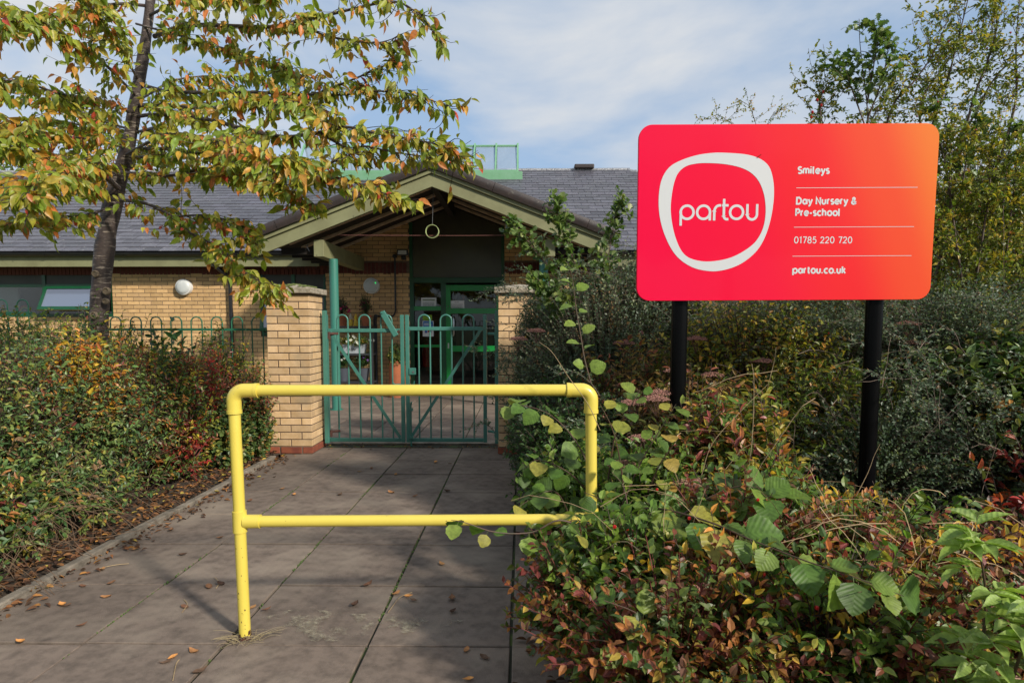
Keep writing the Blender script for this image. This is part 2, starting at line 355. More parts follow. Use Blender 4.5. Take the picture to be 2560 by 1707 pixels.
# ------------------------------------------------------------------ nursery building
WY = 11.9; ROOF_P = R(28); EY, EZ = 11.50, 2.70; RY = 16.37
def roof_z(y): return EZ + (y-EY)*tan(ROOF_P)
PX0, PSL = -1.31, tan(R(21.0)); PZ = 3.70                      # porch ridge
def porch_z(x): return PZ - abs(x-PX0)*PSL
bld = thing('nursery_building', 'long single storey buff brick nursery with grey slate roof behind the gate', 'building', (-3, 12, 0))
OPEN = [(-14, -7.82, 1.50, 2.40), (-4.98, -3.72, 1.14, 2.40), (-2.12, -.32, -.1, 9)]
def free_x(z0, z1, xa, xb):
    seg = [(xa, xb)]
    for (a, c, lo, hi) in OPEN:
        if z1 <= lo or z0 >= hi: continue
        ns = []
        for (p, q) in seg:
            if c <= p or a >= q: ns.append((p, q)); continue
            if a > p: ns.append((p, a))
            if c < q: ns.append((c, q))
        seg = ns
    return seg
# mortar backing wall with its openings
b = MB(); zs = sorted({0, 1.14, 1.50, 2.40, 2.62})
for z0, z1 in zip(zs, zs[1:]):
    for (p, q) in free_x(z0+.001, z1-.001, -14, 6): b.box(p, q, WY+.006, WY+.25, z0, z1)
for (xa, xb) in ((PX0-2.6, -2.12), (-.32, PX0+2.6)):
    n = 8
    for k in range(n):
        x0 = xa+(xb-xa)*k/n; x1 = xa+(xb-xa)*(k+1)/n
        b.prism([(x0, 2.62), (x1, 2.62), (x1, max(2.63, porch_z(x1)-.06)), (x0, max(2.63, porch_z(x0)-.06))], WY+.006, WY+.25)
b.build('wall', M['mortar'], bld)
rr = random.Random(11); shared = {}; joined = MB(); cand = []
def tintc(base, v): k = 1+rr.uniform(-v, v); return tuple(c*k*(1+rr.uniform(-.03, .03)) for c in base)
for r_ in range(0, 48):
    z = .0375+r_*.075
    if 2.30 <= z <= 2.53: continue
    if z < 2.55: segs = free_x(z-.03, z+.03, -13, 4.5)
    else:
        hw = (PZ-.07-z-.03)/PSL
        if hw < .3: continue
        segs = free_x(z-.03, z+.03, PX0-hw, PX0+hw)
    off = (r_ % 2)*.1125
    for (p, q) in segs:
        k0 = math.floor((p-off)/.225)
        x = off+k0*.225
        while x < q:
            a, c = max(x+.005, p+.002), min(x+.22, q-.002)
            if c-a > .03: cand.append((a, c, z))
            x += .225
def vis(a, c, z):
    return (c-a > .214) and ((-7.8 < a < -4.98 and 1.2 < z < 2.25) or (-3.6 < a < -2.1 and 1.4 < z < 2.25))
big = [t for t in cand if vis(*t)]; rr.shuffle(big); big = set(big[:300])
bm_ = brick_mesh('brick', .215, .1, .065, M['brick'])
for t in cand:
    a, c, z = t
    if t in big: inst('brick', bm_, T((a+c)/2, WY+.05+rr.uniform(-.0015, .0015), z), bld)
    else: joined.box(a, c, WY+rr.uniform(-.0015, .0015), WY+.05, z-.0325, z+.0325, tintc((.60, .385, .175), .16))
joined.build('brick_courses', M['brick_joined'], bld, kind='stuff')
sm = brick_mesh('brick', .065, .1, .215, M['soldier']); n = 0
b = MB()
for (p, q) in free_x(2.42, 2.5, -12, 4):
    x = p+.04
    while x < q-.03:
        if -5 < x < 2.5: inst('soldier_brick', sm, T(x, WY+.05+rr.uniform(-.002, .002), 2.41), bld)
        else: b.box(x-.0325, x+.0325, WY, WY+.05, 2.30, 2.515, (.15, .04, .028))
        x += .075
b.build('soldier_course', M['brick_joined'], bld, kind='stuff')
# room behind the glass
b = MB(); b.box(-13.9, 5.9, 16.0, 16.1, 0, 2.9); b.box(-13.9, 5.9, 12.16, 16.0, -.02, .0); b.box(-14.0, -13.9, 12.16, 16, 0, 2.9); b.box(5.9, 6, 12.16, 16, 0, 2.9)
b.box(-14, 6, 21.0, 21.2, 0, 2.75); b.build('inner_room', M['room'], bld)
# roof: underlay, slates
def under_porch(x, y): return abs(x-PX0) < 2.72 and porch_z(x) > roof_z(y)-.12 and y < 14
b = MB(); g = .2
y = EY
cs, sn = cos(ROOF_P), sin(ROOF_P)
XR = 2.7                                                          # where the ridge ends and the hip runs down
for j in range(25):
    y0 = EY+j*g; y1 = min(RY, y0+g)
    for i in range(98):
        x0 = -13.6+i*g; x1 = x0+g
        if x0 > XR + (RY-y0)*1.0: continue
        if under_porch((x0+x1)/2, (y0+y1)/2): continue
        b.add([(x0, y0, roof_z(y0)-.03), (x1, y0, roof_z(y0)-.03), (x1, y1, roof_z(y1)-.03), (x0, y1, roof_z(y1)-.03)], [(0, 1, 2, 3)])
b.add([(-13.6, RY, roof_z(RY)-.03), (XR, RY, roof_z(RY)-.03), (XR, 2*RY-EY, EZ-.03), (-13.6, 2*RY-EY, EZ-.03)], [(0, 1, 2, 3)])
b.add([(XR, RY, roof_z(RY)-.03), (XR+RY-EY, EY, EZ-.03), (XR+RY-EY, 2*RY-EY, EZ-.03)], [(0, 1, 2)])
b.build('roof_deck', M['underlay'], bld)
gauge = .2; nc = int((RY-EY)/cs/gauge)+1; slates = []
rot = Matrix.Rotation(ROOF_P, 4, 'X')
for r_ in range(nc):
    s = r_*gauge; y = EY-.03+s*cs; z = roof_z(y)
    for i in range(60):
        x = -13.4+i*.30+(r_ % 2)*.15
        if x > XR-.1 + (RY-y)*1.0 or y > RY-.1: continue
        if under_porch(x, y+.1): continue
        slates.append((x, y, z))
slab_local = lambda rr_: (-.1485, .1485, 0, .34, 0, .009)
sme = MB().box(-.1455, .1455, 0, .36, -.006, .006).mesh('slate', M['slate_obj'])
def slate_m(x, y, z, rr_): return T(x, y, z+.012) @ rot @ Matrix.Rotation(R(-2.6), 4, 'X') @ Matrix.Rotation(rr_.uniform(-.006, .006), 4, 'Z') @ T(0, rr_.uniform(-.006, .004), rr_.uniform(0, .004))
near = sorted(slates, key=lambda t: t[1]+ (0 if -8 < t[0] < 2.6 else 99))[:300]; near = set(near); joined = MB()
for t in slates:
    mm = slate_m(*t, rr)
    if t in near: inst('slate', sme, mm, bld)
    else: joined.box(-.1455, .1455, 0, .36, -.006, .006, tintc((.102, .096, .118), .38), mm)
joined.build('slate_courses', M['slate'], bld, kind='stuff')
b = MB(); b.tube([(-13.6, RY, roof_z(RY)+.0), (XR, RY, roof_z(RY)+.0)], .05, 8); b.tube([(XR, RY, roof_z(RY)+.0), (XR+RY-EY, EY, EZ+.0)], .05, 8)
b.build('ridge_tile', M['slate'], bld)
b = MB(); b.box(1.35, 1.85, RY-.15, RY+.15, roof_z(RY)+.03, roof_z(RY)+.13); b.build('roof_vent', M['verge'], bld, bev=.02)
# eaves: fascia, gutter, bracket joints, downpipe
for (x0, x1) in ((-13.6, -3.72), (1.22, 7.3)):
    MB().box(x0, x1, 11.545, 11.57, 2.42, 2.685).build('fascia', M['timber'], bld)
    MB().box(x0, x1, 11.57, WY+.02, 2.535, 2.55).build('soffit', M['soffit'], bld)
    gb = MB(); n = 10
    prof = [(.056*cos(pi+pi*k/n), .056*sin(pi+pi*k/n)) for k in range(n+1)]; prof += [(.052*cos(2*pi-pi*k/n), .052*sin(2*pi-pi*k/n)) for k in range(n+1)]
    vs = []; 
    for x in (x0, x1): vs += [(x, 11.482+p, 2.662+q) for p, q in prof]
    m_ = len(prof); fs = [(i, (i+1) % m_, (i+1) % m_+m_, i+m_) for i in range(m_)]
    gb.add(vs, fs); gb.build('gutter', M['black_plastic'], bld, smooth=True)
    x = x0+.5
    while x < x1:
        q = MB(); vs = []
        for xx in (x-.02, x+.02): vs += [(xx, 11.482+p*1.13, 2.662+r2*1.13) for p, r2 in prof[:n+1]]
        q.add(vs, [(i, i+1, i+1+n+1, i+n+1) for i in range(n)]); q.build('gutter_bracket', M['black_plastic'], bld, smooth=True)
        x += 1.45
dp = at(575, 760, 11.8).x
MB().tube([(dp-.17, 11.482, 2.60), (dp-.17, 11.49, 2.50), (dp-.13, 11.56, 2.42), (dp-.02, 11.76, 2.27), (dp, 11.82, 2.20), (dp, 11.83, 2.1), (dp, 11.83, .05)], .036, 12).build('downpipe', M['black_plastic'], bld, smooth=True)
for z in (2.19, 1.5, .9): MB().lathe([(.043, 0), (.043, .07)], 14, (dp, 11.83, z)).build('pipe_clip', M['black_plastic'], bld, smooth=True)

# windows
def bars(parent, rects, y0, y1, m, name='frame_bar', bev=.004):
    for (x0, x1, z0, z1) in rects: MB().box(x0, x1, y0, y1, z0, z1).build(name, m, parent, bev=bev)
def window(x0, x1, z0, z1, ver, hor, lab=None):
    fr = MB().box(x0, x1, 11.93, 11.99, z0, z0+.06).build('window', M['frame_green'], bld, bev=.004)   # sill member, carries the rest
    if lab: fr['label'] = lab
    fw = .05
    rc = [(x0, x1, z1-fw, z1), (x0, x0+fw, z0+.06, z1-fw), (x1-fw, x1, z0+.06, z1-fw)]
    xs = [x0]+ver+[x1]
    for v in ver: rc.append((v-.035, v+.035, z0+.06, z1-fw))
    bars(fr, rc, 11.932, 11.988, M['frame_green'])
    for a, c in zip(xs, xs[1:]):
        lo = a+(.035 if a in ver else fw); hi = c-(.035 if c in ver else fw)
        MB().box(lo, hi, 11.934, 11.986, hor-.03, hor+.03).build('transom_bar', M['frame_green'], fr, bev=.004)
        MB().box(lo, hi, 11.955, 11.963, z0+.06, hor-.03).build('pane', M['glass'], fr)
        MB().box(lo, hi, 11.953, 11.963, hor+.03, z1-fw).build('spandrel_panel', M['blind'], fr)
    return fr
v1 = at(108, 750, 11.9).x; v2 = -9.9
wA = window(-13.0, -7.82, 1.50, 2.44, [-11.3, -10.3, v1], 2.10)
wB = window(-4.98, -3.72, 1.14, 2.40, [-4.35], 2.02)
# tilted open casements
def casement(x0, x1, z0, z1, out, parent):
    h_ = z1-z0; ang = math.asin(out/h_); mm = T(0, 11.915, z1) @ Matrix.Rotation(-ang, 4, 'X')
    f = None
    for k, (a, c, p, q) in enumerate(((x0, x1, -h_, -h_+.07), (x0, x1, -.05, 0), (x0, x0+.05, -h_+.07, -.05), (x1-.05, x1, -h_+.07, -.05))):
        o = MB().box(a, c, -.03, .02, p, q, mtx=mm).build('open_casement' if k == 0 else 'casement_bar', M['frame_green'], bld if k == 0 else f, bev=.004)
        if k == 0: f = o; o['label'] = 'top hung window casement tilted open'
    MB().box(x0+.05, x1-.05, -.006, .002, -h_+.07, -.05, mtx=mm).build('pane', mat('sky_tinted_glass', (.16, .19, .26), .03, spec=1.0, coat=1), f)  # bluish base colour paints in the sky reflection
casement(v1+.05, -7.87, 1.56, 2.07, .24, bld)
casement(-4.93, -4.37, 1.2, 1.98, .20, bld)
# things seen in the left window
o = MB().box(at(0, 740, 12.1).x-.3, at(37, 740, 12.1).x, 12.2, 12.23, 1.56, at(0, 715, 12.1).z).build('display_board', M['paper'], bev=.01)
tag(o, 'white display board leaning inside the far left window', 'board')
t = thing('rainbow_ornament', 'small painted rainbow arch standing inside the left window', 'ornament', at(62, 778, 12.05))
c0 = at(62, 779, 12.05); MB().box(c0.x-.2, c0.x+.22, 12.03, 12.10, c0.z-.2, c0.z-.005).build('ledge', M['paper'], t)
for k, cc in enumerate(((.6, .03, .02), (.8, .3, .02), (.75, .6, .05), (.05, .35, .1), (.05, .15, .5), (.6, .6, .6))):
    r0 = .125-k*.018; b = MB(); n = 16
    poly = [(c0.x+r0*cos(pi*i/n), c0.z+r0*sin(pi*i/n)) for i in range(n+1)]+[(c0.x+(r0-.0175)*cos(pi-pi*i/n), c0.z+(r0-.0175)*sin(pi-pi*i/n)) for i in range(n+1)]
    b.prism(poly, 12.05, 12.08).build('rainbow_band', mat('band_paint_%d' % k, cc, .5), t)

# entrance door set
dr = MB().box(-2.12, -.32, 11.90, 12.0, 2.14, 2.24).build('entrance_door', M['frame_green'], bld, bev=.004)
dr['label'] = 'green framed glazed entrance screen with peaked transom'
bars(dr, [(-2.12, -2.045, 0, 2.14), (-.395, -.32, 0, 2.14), (-1.53, -1.43, 0, 2.14)], 11.905, 11.995, M['frame_green'], 'door_post')
bars(dr, [(-2.045, -1.53, 0, .14), (-2.045, -1.53, 1.62, 1.70), (-2.045, -1.53, .92, .97)], 11.91, 11.99, M['sunlit_door_green'], 'sidelight_rail')
bars(dr, [(-1.43, -1.34, .02, 2.10), (-.475, -.40, .02, 2.10), (-1.34, -.475, .02, .12), (-1.34, -.475, .84, .95), (-1.34, -.475, 1.56, 1.66), (-1.34, -.475, 1.99, 2.10)], 11.885, 11.95, M['sunlit_door_green'], 'door_rail')
for (a, c, p, q) in ((-2.045, -1.53, .14, .92), (-2.045, -1.53, .97, 1.62), (-2.045, -1.53, 1.70, 2.14)): MB().box(a, c, 11.955, 11.963, p, q).build('pane', M['glass'], dr)
for (p, q) in ((.12, .84), (.95, 1.56), (1.66, 1.99)): MB().box(-1.34, -.475, 11.915, 11.925, p, q).build('pane', M['glass'], dr)
zt = lambda x: porch_z(x)-.14
bars(dr, [(-2.12, -2.06, 2.24, zt(-2.06)), (-.38, -.32, 2.24, zt(-.38))], 11.905, 11.995, M['frame_green'], 'transom_post')
MB().prism([(-2.06, 2.24), (-.38, 2.24), (-.38, zt(-.38)), (PX0, zt(PX0)), (-2.06, zt(-2.06))], 11.95, 11.96).build('transom_panel', mat('transom_panel', (.055, .05, .037), .25, c2=(.07, .065, .04), scale=2.5, spec=.6), dr)
MB().tube([(-1.385, 11.885, 1.70), (-1.385, 11.83, 1.70), (-1.385, 11.82, 1.68)], .011, 8).build('door_hook', M['steel'], dr, smooth=True)
MB().tube([(-1.33, 11.885, 1.50), (-1.29, 11.83, 1.50), (-1.275, 11.81, 1.47), (-1.275, 11.81, 1.17), (-1.29, 11.83, 1.14), (-1.33, 11.885, 1.14)], .012, 10).build('door_handle', M['steel'], dr, smooth=True)
MB().box(-1.40, -1.375, 11.875, 11.885, .90, 1.0).build('lock_plate', M['steel'], dr)

# notices (flat prints on the glass)
def notice(label, x0, x1, z0, z1, y, bands, paper='paper'):
    t = thing('notice', label, 'notice', ((x0+x1)/2, y, z0)); MB().box(x0, x1, y, y+.002, z0, z1).build('sheet', M[paper], t)
    for k, (p, q, r_, s, cm) in enumerate(bands):
        mm = cm if not isinstance(cm, tuple) else mat('print_%s_%d' % (label[:6], k), cm, .6)
        MB().box(x0+(x1-x0)*p, x0+(x1-x0)*q, y-.0012-.0003*k, y-.0003*k, z0+(z1-z0)*r_, z0+(z1-z0)*s).build('print', M[mm] if isinstance(mm, str) else mm, t)
nA0, nA1 = at(1052, 772, 11.9), at(1090, 744, 11.9); nB0, nB1 = at(1122, 778, 11.85), at(1160, 751, 11.85)
lines = lambda a, n, w0=.1, w1=.9: [(w0, w1, a-.11*k, a-.11*k+.035, 'ink') for k in range(n)]
notice('white notice on the glass of the narrow left sidelight', nA0.x, nA1.x, nA0.z, nA1.z, 11.945, [(.1, .9, .74, .86, (.2, .25, .15))]+lines(.55, 4, .12, .85))
notice('white notice on the upper glass of the entrance door', nB0.x, nB1.x, nB0.z, nB1.z, 11.905, lines(.82, 1, .35, .65)+lines(.62, 4))
c0, c1 = at(1056, 800, 11.9), at(1079, 787, 11.9)
notice('small yellow green sticker above the blue poster', c0.x, c1.x, c0.z, c1.z, 11.945, [(.0, 1., .0, 1., (.22, .40, .02))])
c0, c1 = at(1056, 841, 11.9), at(1083, 802, 11.9)
notice('blue and white poster on the sidelight glass', c0.x, c1.x, c0.z, c1.z, 11.945, [(.05, .95, .42, .97, (.02, .16, .45)), (.12, .7, .8, .86, 'white_print'), (.12, .8, .7, .75, 'white_print'), (.45, .62, .25, .45, (.4, .04, .04)), (.2, .4, .22, .42, (.03, .1, .35)), (.65, .8, .25, .42, (.05, .2, .4))])
c0, c1 = at(1116, 815, 11.85), at(1127, 793, 11.85)
notice('red and white no smoking sticker beside the door handle', c0.x, c1.x, c0.z, c1.z, 11.905, [(.0, 1., .0, .5, (.5, .02, .03)), (.1, .9, .2, .26, 'white_print'), (.1, .9, .08, .13, 'white_print')])
rc_ = Vector(((c0.x+c1.x)/2, 11.902, c0.z+(c1.z-c0.z)*.75)); nn_ = bpy.data.objects['notice.004']
MB().tube([(rc_.x+.026*cos(2*pi*k/18), 11.903, rc_.z+.026*sin(2*pi*k/18)) for k in range(18)], .003, 5, closed=True).build('no_smoking_ring', mat('ring_red', (.6, .02, .02), .5), nn_)
MB().box(rc_.x-.016, rc_.x+.016, 11.901, 11.903, rc_.z-.003, rc_.z+.003).build('no_smoking_bar', M['ink'], nn_)
# fire extinguisher just inside, bunting inside
t = thing('fire_extinguisher', 'red fire extinguisher standing inside the left sidelight', 'extinguisher', (-1.9, 12.25, .35))
MB().box(-1.98, -1.78, 12.2, 12.4, 0, .52).build('stand', M['room'], t)
MB().lathe([(.075, 0), (.08, .02), (.08, .36), (.05, .43), (.025, .46)], 16, (-1.88, 12.3, .52)).build('cylinder_body', mat('extinguisher_red', (.45, .015, .015), .3), t, smooth=True)
MB().box(-1.9, -1.83, 12.28, 12.33, .98, 1.05).build('valve', M['black_plastic'], t)
for k in range(6):
    x = -1.28+k*.155; o = MB().prism([(x-.05, 1.96), (x+.05, 1.96), (x, 1.80)], 12.2, 12.203).build('bunting_flag', mat('bunting_%d' % k, ((.4, .38, .33), (.35, .1, .08), (.3, .28, .2))[k % 3], .8))
    tag(o, ('cream', 'red', 'beige')[k % 3]+' bunting flag inside the entrance door, '+('leftmost', 'second from the left', 'third from the left', 'third from the right', 'second from the right', 'rightmost')[k], 'bunting', 'bunting flags inside the entrance door')

# ------------------------------------------------------------------ roof lantern (part of the building)
ly0 = 15.60; lz0 = roof_z(ly0)-.06; bx0 = at(712, 445, ly0).x; bx1 = at(1306, 445, ly0).x
lan = MB().box(bx0, bx1, ly0, ly0+.06, lz0, lz0+.27).build('roof_lantern', M['sky_green'], bld, bev=.005)
MB().box(bx0, bx1, 2*RY-ly0-.06, 2*RY-ly0, lz0, lz0+.27).build('lantern_kerb', M['sky_green'], lan)
zb = lz0+.27; gx0 = bx0+.25; gx1 = bx1-.12; za = at(1200, 366, RY).z
MB().tube([(gx0, RY, za), (gx1, RY, za)], .032, 6).build('lantern_ridge', M['sky_green'], lan)
MB().box(gx0, gx1, ly0+.06, ly0+.12, zb-.02, zb+.05).build('lantern_sill', M['sky_green'], lan)
n = 10
for k in range(n+1):
    x = gx0+(gx1-gx0)*k/n
    for s, yb in ((1, ly0+.09), (-1, 2*RY-ly0-.09)):
        MB().tube([(x, yb, zb), (x, RY, za+.06)], .030, 4).build('glazing_bar', M['sky_green'], lan)
    if k < n:
        x2 = gx0+(gx1-gx0)*(k+1)/n
        for s, yb in ((1, ly0+.09), (-1, 2*RY-ly0-.09)):
            MB().add([(x+.03, yb, zb+.02), (x2-.03, yb, zb+.02), (x2-.03, RY, za), (x+.03, RY, za)], [(0, 1, 2, 3)]).build('pane', M['glass_sky'], lan)

# ------------------------------------------------------------------ entrance canopy
CY = 9.25
can = thing('entrance_canopy', 'gabled timber entrance canopy with dark verge tiles on green columns', 'canopy', (PX0, 9.8, 0))
HS = 2.72
def gable_strip(y0, y1, t0, t1, m, name, side, x_in=0, x_out=HS, cut=True):
    # a board following the slope; t0/t1 = vertical offsets of its top and bottom below the roof line
    s = side; f = lambda a: PZ - a*PSL
    poly = [(PX0+s*x_in, f(x_in)-t0), (PX0+s*x_out, f(x_out)-t0), (PX0+s*x_out, f(x_out)-t1), (PX0+s*x_in, f(x_in)-t1)]
    if s > 0: poly = poly[::-1]
    return MB().prism(poly, y0, y1).build(name, m, can, bev=.004)
for s in (-1, 1):
    gable_strip(CY, CY+.035, .068, .150, M['timber'], 'upper_barge_board', s, 0, 2.66)
    gable_strip(CY+.036, CY+.08, .151, .340, M['timber'], 'barge_board', s, 0, 2.60)
    # roof boarding and slates on top
    gable_strip(CY+.08, 13.9, .04, .075, M['soffit'], 'roof_boarding', s, 0, HS-.04)
    gable_strip(CY+.05, 13.9, .0, .036, M['underlay'], 'roof_covering', s, 0, HS)
    # verge tiles: half round capping pieces in runs
    L_ = HS/cos(math.atan(PSL)); k = 0; d = Vector((s*cos(math.atan(PSL)), 0, -sin(math.atan(PSL)))); nrm = Vector((s*sin(math.atan(PSL)), 0, cos(math.atan(PSL))))
    cuts = [0, .22, .98, 1.75, 2.45, L_+.03]
    for a, c in zip(cuts, cuts[1:]):
        p0 = Vector((PX0, CY-.02, PZ))+d*(a+.003); p1 = Vector((PX0, CY-.02, PZ))+d*(c-.003); vs = []
        prof = [(.0, -.085), (-.04, -.085), (-.058, -.03), (-.058, .02), (-.042, .052), (.0, .066), (.14, .066), (.14, .0)]
        for p in (p0, p1): vs += [p + Vector((0, py+.02, 0)) + nrm*pz*(1.0 if p is p0 else .97) for py, pz in prof]
        q = len(prof); b = MB().add(vs, [tuple(range(q)), tuple(range(q, 2*q))[::-1]]+[(i, i+q, (i+1) % q+q, (i+1) % q) for i in range(q)])
        b.build('verge_tile', M['verge'], can, smooth=True)
    # rafters following the slope, one behind the other
    for k in range(5):
        y = CY+.36+k*.56
        gable_strip(y, y+.07, .076, .122, M['rafter'], 'rafter', s, .05, 2.45)
    bx = PX0+s*1.74
    MB().box(bx-.075, bx+.075, 9.46, WY, 2.37, 2.62).build('eaves_beam', M['timber'], can, bev=.006)
    for k in range(5): MB().box(bx+s*.08, bx+s*.62, 9.6+k*.45, 9.66+k*.45, 2.42, 2.52).build('rafter_end', M['soffit'], can)
MB().box(PX0-.05, PX0+.05, CY+.09, 11.9, PZ-.32, PZ-.08).build('ridge_beam', M['soffit'], can)
b = MB(); b.box(PX0-.14, PX0+.14, CY-.05, CY+.25, PZ-.02, PZ+.035)
b.build('ridge_cap', M['verge'], can, bev=.03)
lx = -2.968
for x in (lx+.03, PX0*2-lx):
    c_ = MB().lathe([(.0695, 0), (.0695, 2.37)], 28, (x, 9.82, .0)).build('column', M['column'], can, smooth=True)
    MB().lathe([(.10, 0), (.10, .012), (.07, .013)], 20, (x, 9.82, .001)).build('base_plate', M['column'], c_, smooth=True)
k0 = at(768, 620, 9.44)
b = MB(); b.tube([k0+Vector((-.03, 0, -.03)), k0+Vector((0, -.02, .0)), k0+Vector((.02, -.02, .05))], .006, 6); b.tube([k0+Vector((.03, 0, -.05)), k0+Vector((.0, -.02, .02)), k0+Vector((-.02, 0, .04))], .006, 6)
b.build('iron_bracket', M['black_plastic'], can)
# hanging ring with cord, washing line
rc = at(1081, 579, 9.5)
t = thing('hanging_ring', 'short pale green plastic tube ring hanging on a cord under the canopy', 'ring', rc)
b = MB(); n = 28; prof = [(.094, -.035), (.100, -.035), (.100, .035), (.094, .035)]
vs = [(rc.x+r_*cos(2*pi*k/n), rc.y+h_, rc.z+r_*sin(2*pi*k/n)) for k in range(n) for r_, h_ in prof]
fs = [(k*4+i, k*4+(i+1) % 4, ((k+1) % n)*4+(i+1) % 4, ((k+1) % n)*4+i) for k in range(n) for i in range(4)]
b.add(vs, fs); b.build('hoop', mat('ring_green', (.42, .50, .22), .5), t, smooth=True)
MB().tube([(rc.x, rc.y, rc.z+.1), (PX0, rc.y, PZ-.15)], .004, 5).build('cord', M['ink'], t)
a, c = at(815, 588, 9.55), at(1470, 587, 9.55)
o = MB().tube([a, (a+c)/2+Vector((0, 0, -.01)), c], .003, 5).build('string_line', mat('pink_string', (.30, .12, .10), .8)); tag(o, 'thin pinkish string stretched across under the canopy', 'string')

# ------------------------------------------------------------------ wall lamps, floodlight, conduit
def wall_lamp(px, py, r_, label, led=False):
    p = at(px, py, WY); t = thing('wall_lamp', label, 'lamp', p, 'round white bulkhead lamps on the brick wall')
    MB().lathe([(r_, 0), (r_, .06), (r_*.96, .085), (r_*.88, .09)], 36, p, 'y').build('housing', M['white_paint'], t, smooth=True)
    MB().lathe([(r_*.87, .0905), (r_*.80, .105), (r_*.5, .118), (.01, .122)], 36, p, 'y').build('diffuser', M['lamp_lens'], t, smooth=True)
    if led:
        m = mat('led_green', (.05, .8, .2), .3); m.node_tree.nodes['Principled BSDF'].inputs['Emission Color'].default_value = (.05, 1, .2, 1); m.node_tree.nodes['Principled BSDF'].inputs['Emission Strength'].default_value = 1.5
        MB().lathe([(.008, .11), (.008, .122)], 10, (p.x+r_*.62, p.y, p.z+r_*.35), 'y').build('indicator_light', m, t)
wall_lamp(463, 718, .152, 'round white wall lamp on the sunlit wall left of the downpipe')
wall_lamp(930, 715, .152, 'round white wall lamp with green indicator above the plant shelf', True)
wall_lamp(1353, 712, .152, 'round white wall lamp right of the door behind the right pier')
p = at(1007, 632, 11.8); t = thing('floodlight', 'small black floodlight high on the wall left of the transom', 'lamp', p)
MB().box(p.x-.10, p.x+.10, 11.74, 11.80, p.z-.055, p.z+.055).build('housing', M['black_plastic'], t, bev=.01)
MB().box(p.x-.08, p.x+.08, 11.733, 11.739, p.z-.038, p.z+.038).build('lens', M['lamp_lens'], t)
MB().box(p.x-.03, p.x+.05, 11.78, 11.90, p.z-.13, p.z-.056).build('sensor_bracket', M['black_plastic'], t, bev=.01)
q0 = at(987, 645, 11.86); q1 = at(989, 780, 11.86); q2 = at(984, 790, 11.86); q3 = at(940, 790, 11.86)
cd = MB().tube([q0, q1+Vector((0, 0, .03)), q1*.4+q2*.6, q2+Vector((-.03, 0, -.01)), q3], .017, 10).build('black_conduit', M['black_plastic'], smooth=True); tag(cd, 'black conduit pipe running down the wall left of the entrance door', 'pipe')
o = MB().lathe([(.04, 0), (.04, .05)], 16, (q0.x, 11.88, q0.z+.03), 'y').build('junction_box', M['black_plastic'], cd)
MB().lathe([(.035, 0), (.035, .05)], 16, (q3.x, 11.88, q3.z), 'y').build('junction_box', M['black_plastic'], cd)
MB().tube([q3, q3+Vector((-.02, 0, -.06)), Vector((q3.x-.02, 11.86, .05))], .034, 10).build('drain_pipe', M['black_plastic'], cd, smooth=True)
M_sh = M['dark_metal']
# ------------------------------------------------------------------ plant shelf and pots
sx0, sx1 = at(838, 850, 11.6).x, at(928, 850, 11.6).x
zS = [at(880, 815, 11.6).z, at(880, 883, 11.6).z, .30]
t = thing('plant_shelf', 'dark metal shelf rack of flower pots against the brick wall', 'shelf', ((sx0+sx1)/2, 11.7, 0))
for z in zS: MB().box(sx0, sx1+.05, 11.45, 11.82, z-.035, z).build('shelf_board', M_sh, t, bev=.004)
for x in (sx0+.01, sx1+.05):
    for y in (11.46, 11.80): MB().box(x-.015, x+.015, y-.015, y+.015, 0, zS[0]-.036 if y < 11.5 else zS[0]+.03).build('upright', M_sh, t)

# ------------------------------------------------------------------ numpy foliage
def tmpl_ovate(kind='ovate'):
    if kind == 'mini':     # 2 triangles, folded
        v = [(0, 0, 0), (.5, .48, .10), (-.5, .48, .10), (0, 1, 0)]; f = [(0, 1, 3), (0, 3, 2)]; e = [0, .5, .5, 1]
        return np.array(v), np.array(f), np.array(e)
    prof = {'ovate': [(.14, .33), (.38, .5), (.64, .40), (.84, .16)], 'lance': [(.2, .42), (.45, .5), (.72, .36)], 'round': [(.12, .38), (.38, .52), (.68, .46), (.88, .22)], 'six': [(.3, .47), (.65, .40)]}[kind]
    v = [(0, 0, 0)]; f = []
    for (y, x) in prof: v += [(0, y, -.02), (x, y, .14*x*2-.02), (-x, y, .14*x*2-.02)]
    v.append((0, 1, -.06)); k = len(prof); tip = len(v)-1
    v = [(x, y, z-.16*y*y) for x, y, z in v]
    f += [(0, 2, 1), (0, 1, 3)]
    for i in range(k-1):
        a = 1+3*i; b_ = a+3; f += [(a, a+1, b_+1), (a, b_+1, b_), (a, b_, b_+2), (a, b_+2, a+2)]
    a = 1+3*(k-1); f += [(a, a+1, tip), (a, tip, a+2)]
    e = [0]+sum([[.1+.2*y, .6, .6] for y, x in prof], [])+[1]
    return np.array(v), np.array(f), np.array(e)
def tmpl_oak():
    ou = [(0, 0), (.07, .10), (.22, .20), (.13, .30), (.36, .42), (.20, .50), (.46, .66), (.24, .74), (.30, .90), (.10, .93), (0, 1)]
    v = []; f = []; e = []
    for i, (x, y) in enumerate(ou): v += [(0, y, -.12*y*y), (x, y, .22*x-.12*y*y), (-x, y, .22*x-.12*y*y)]; e += [.1, .6, .6]
    for i in range(len(ou)-1):
        a = 3*i; b_ = a+3; f += [(a, a+1, b_+1), (a, b_+1, b_), (a, b_, b_+2), (a, b_+2, a+2)]
    return np.array(v), np.array(f), np.array(e)
TM = {k: tmpl_ovate(k) for k in ('mini', 'ovate', 'lance', 'round', 'six')}; TM['oak'] = tmpl_oak()
def nrm(a): return a/np.maximum(np.linalg.norm(a, axis=-1, keepdims=True), 1e-9)
def leaf_frames(D, N):
    D = nrm(D); X = nrm(np.cross(D, N)); Z = np.cross(X, D); return X, D, Z
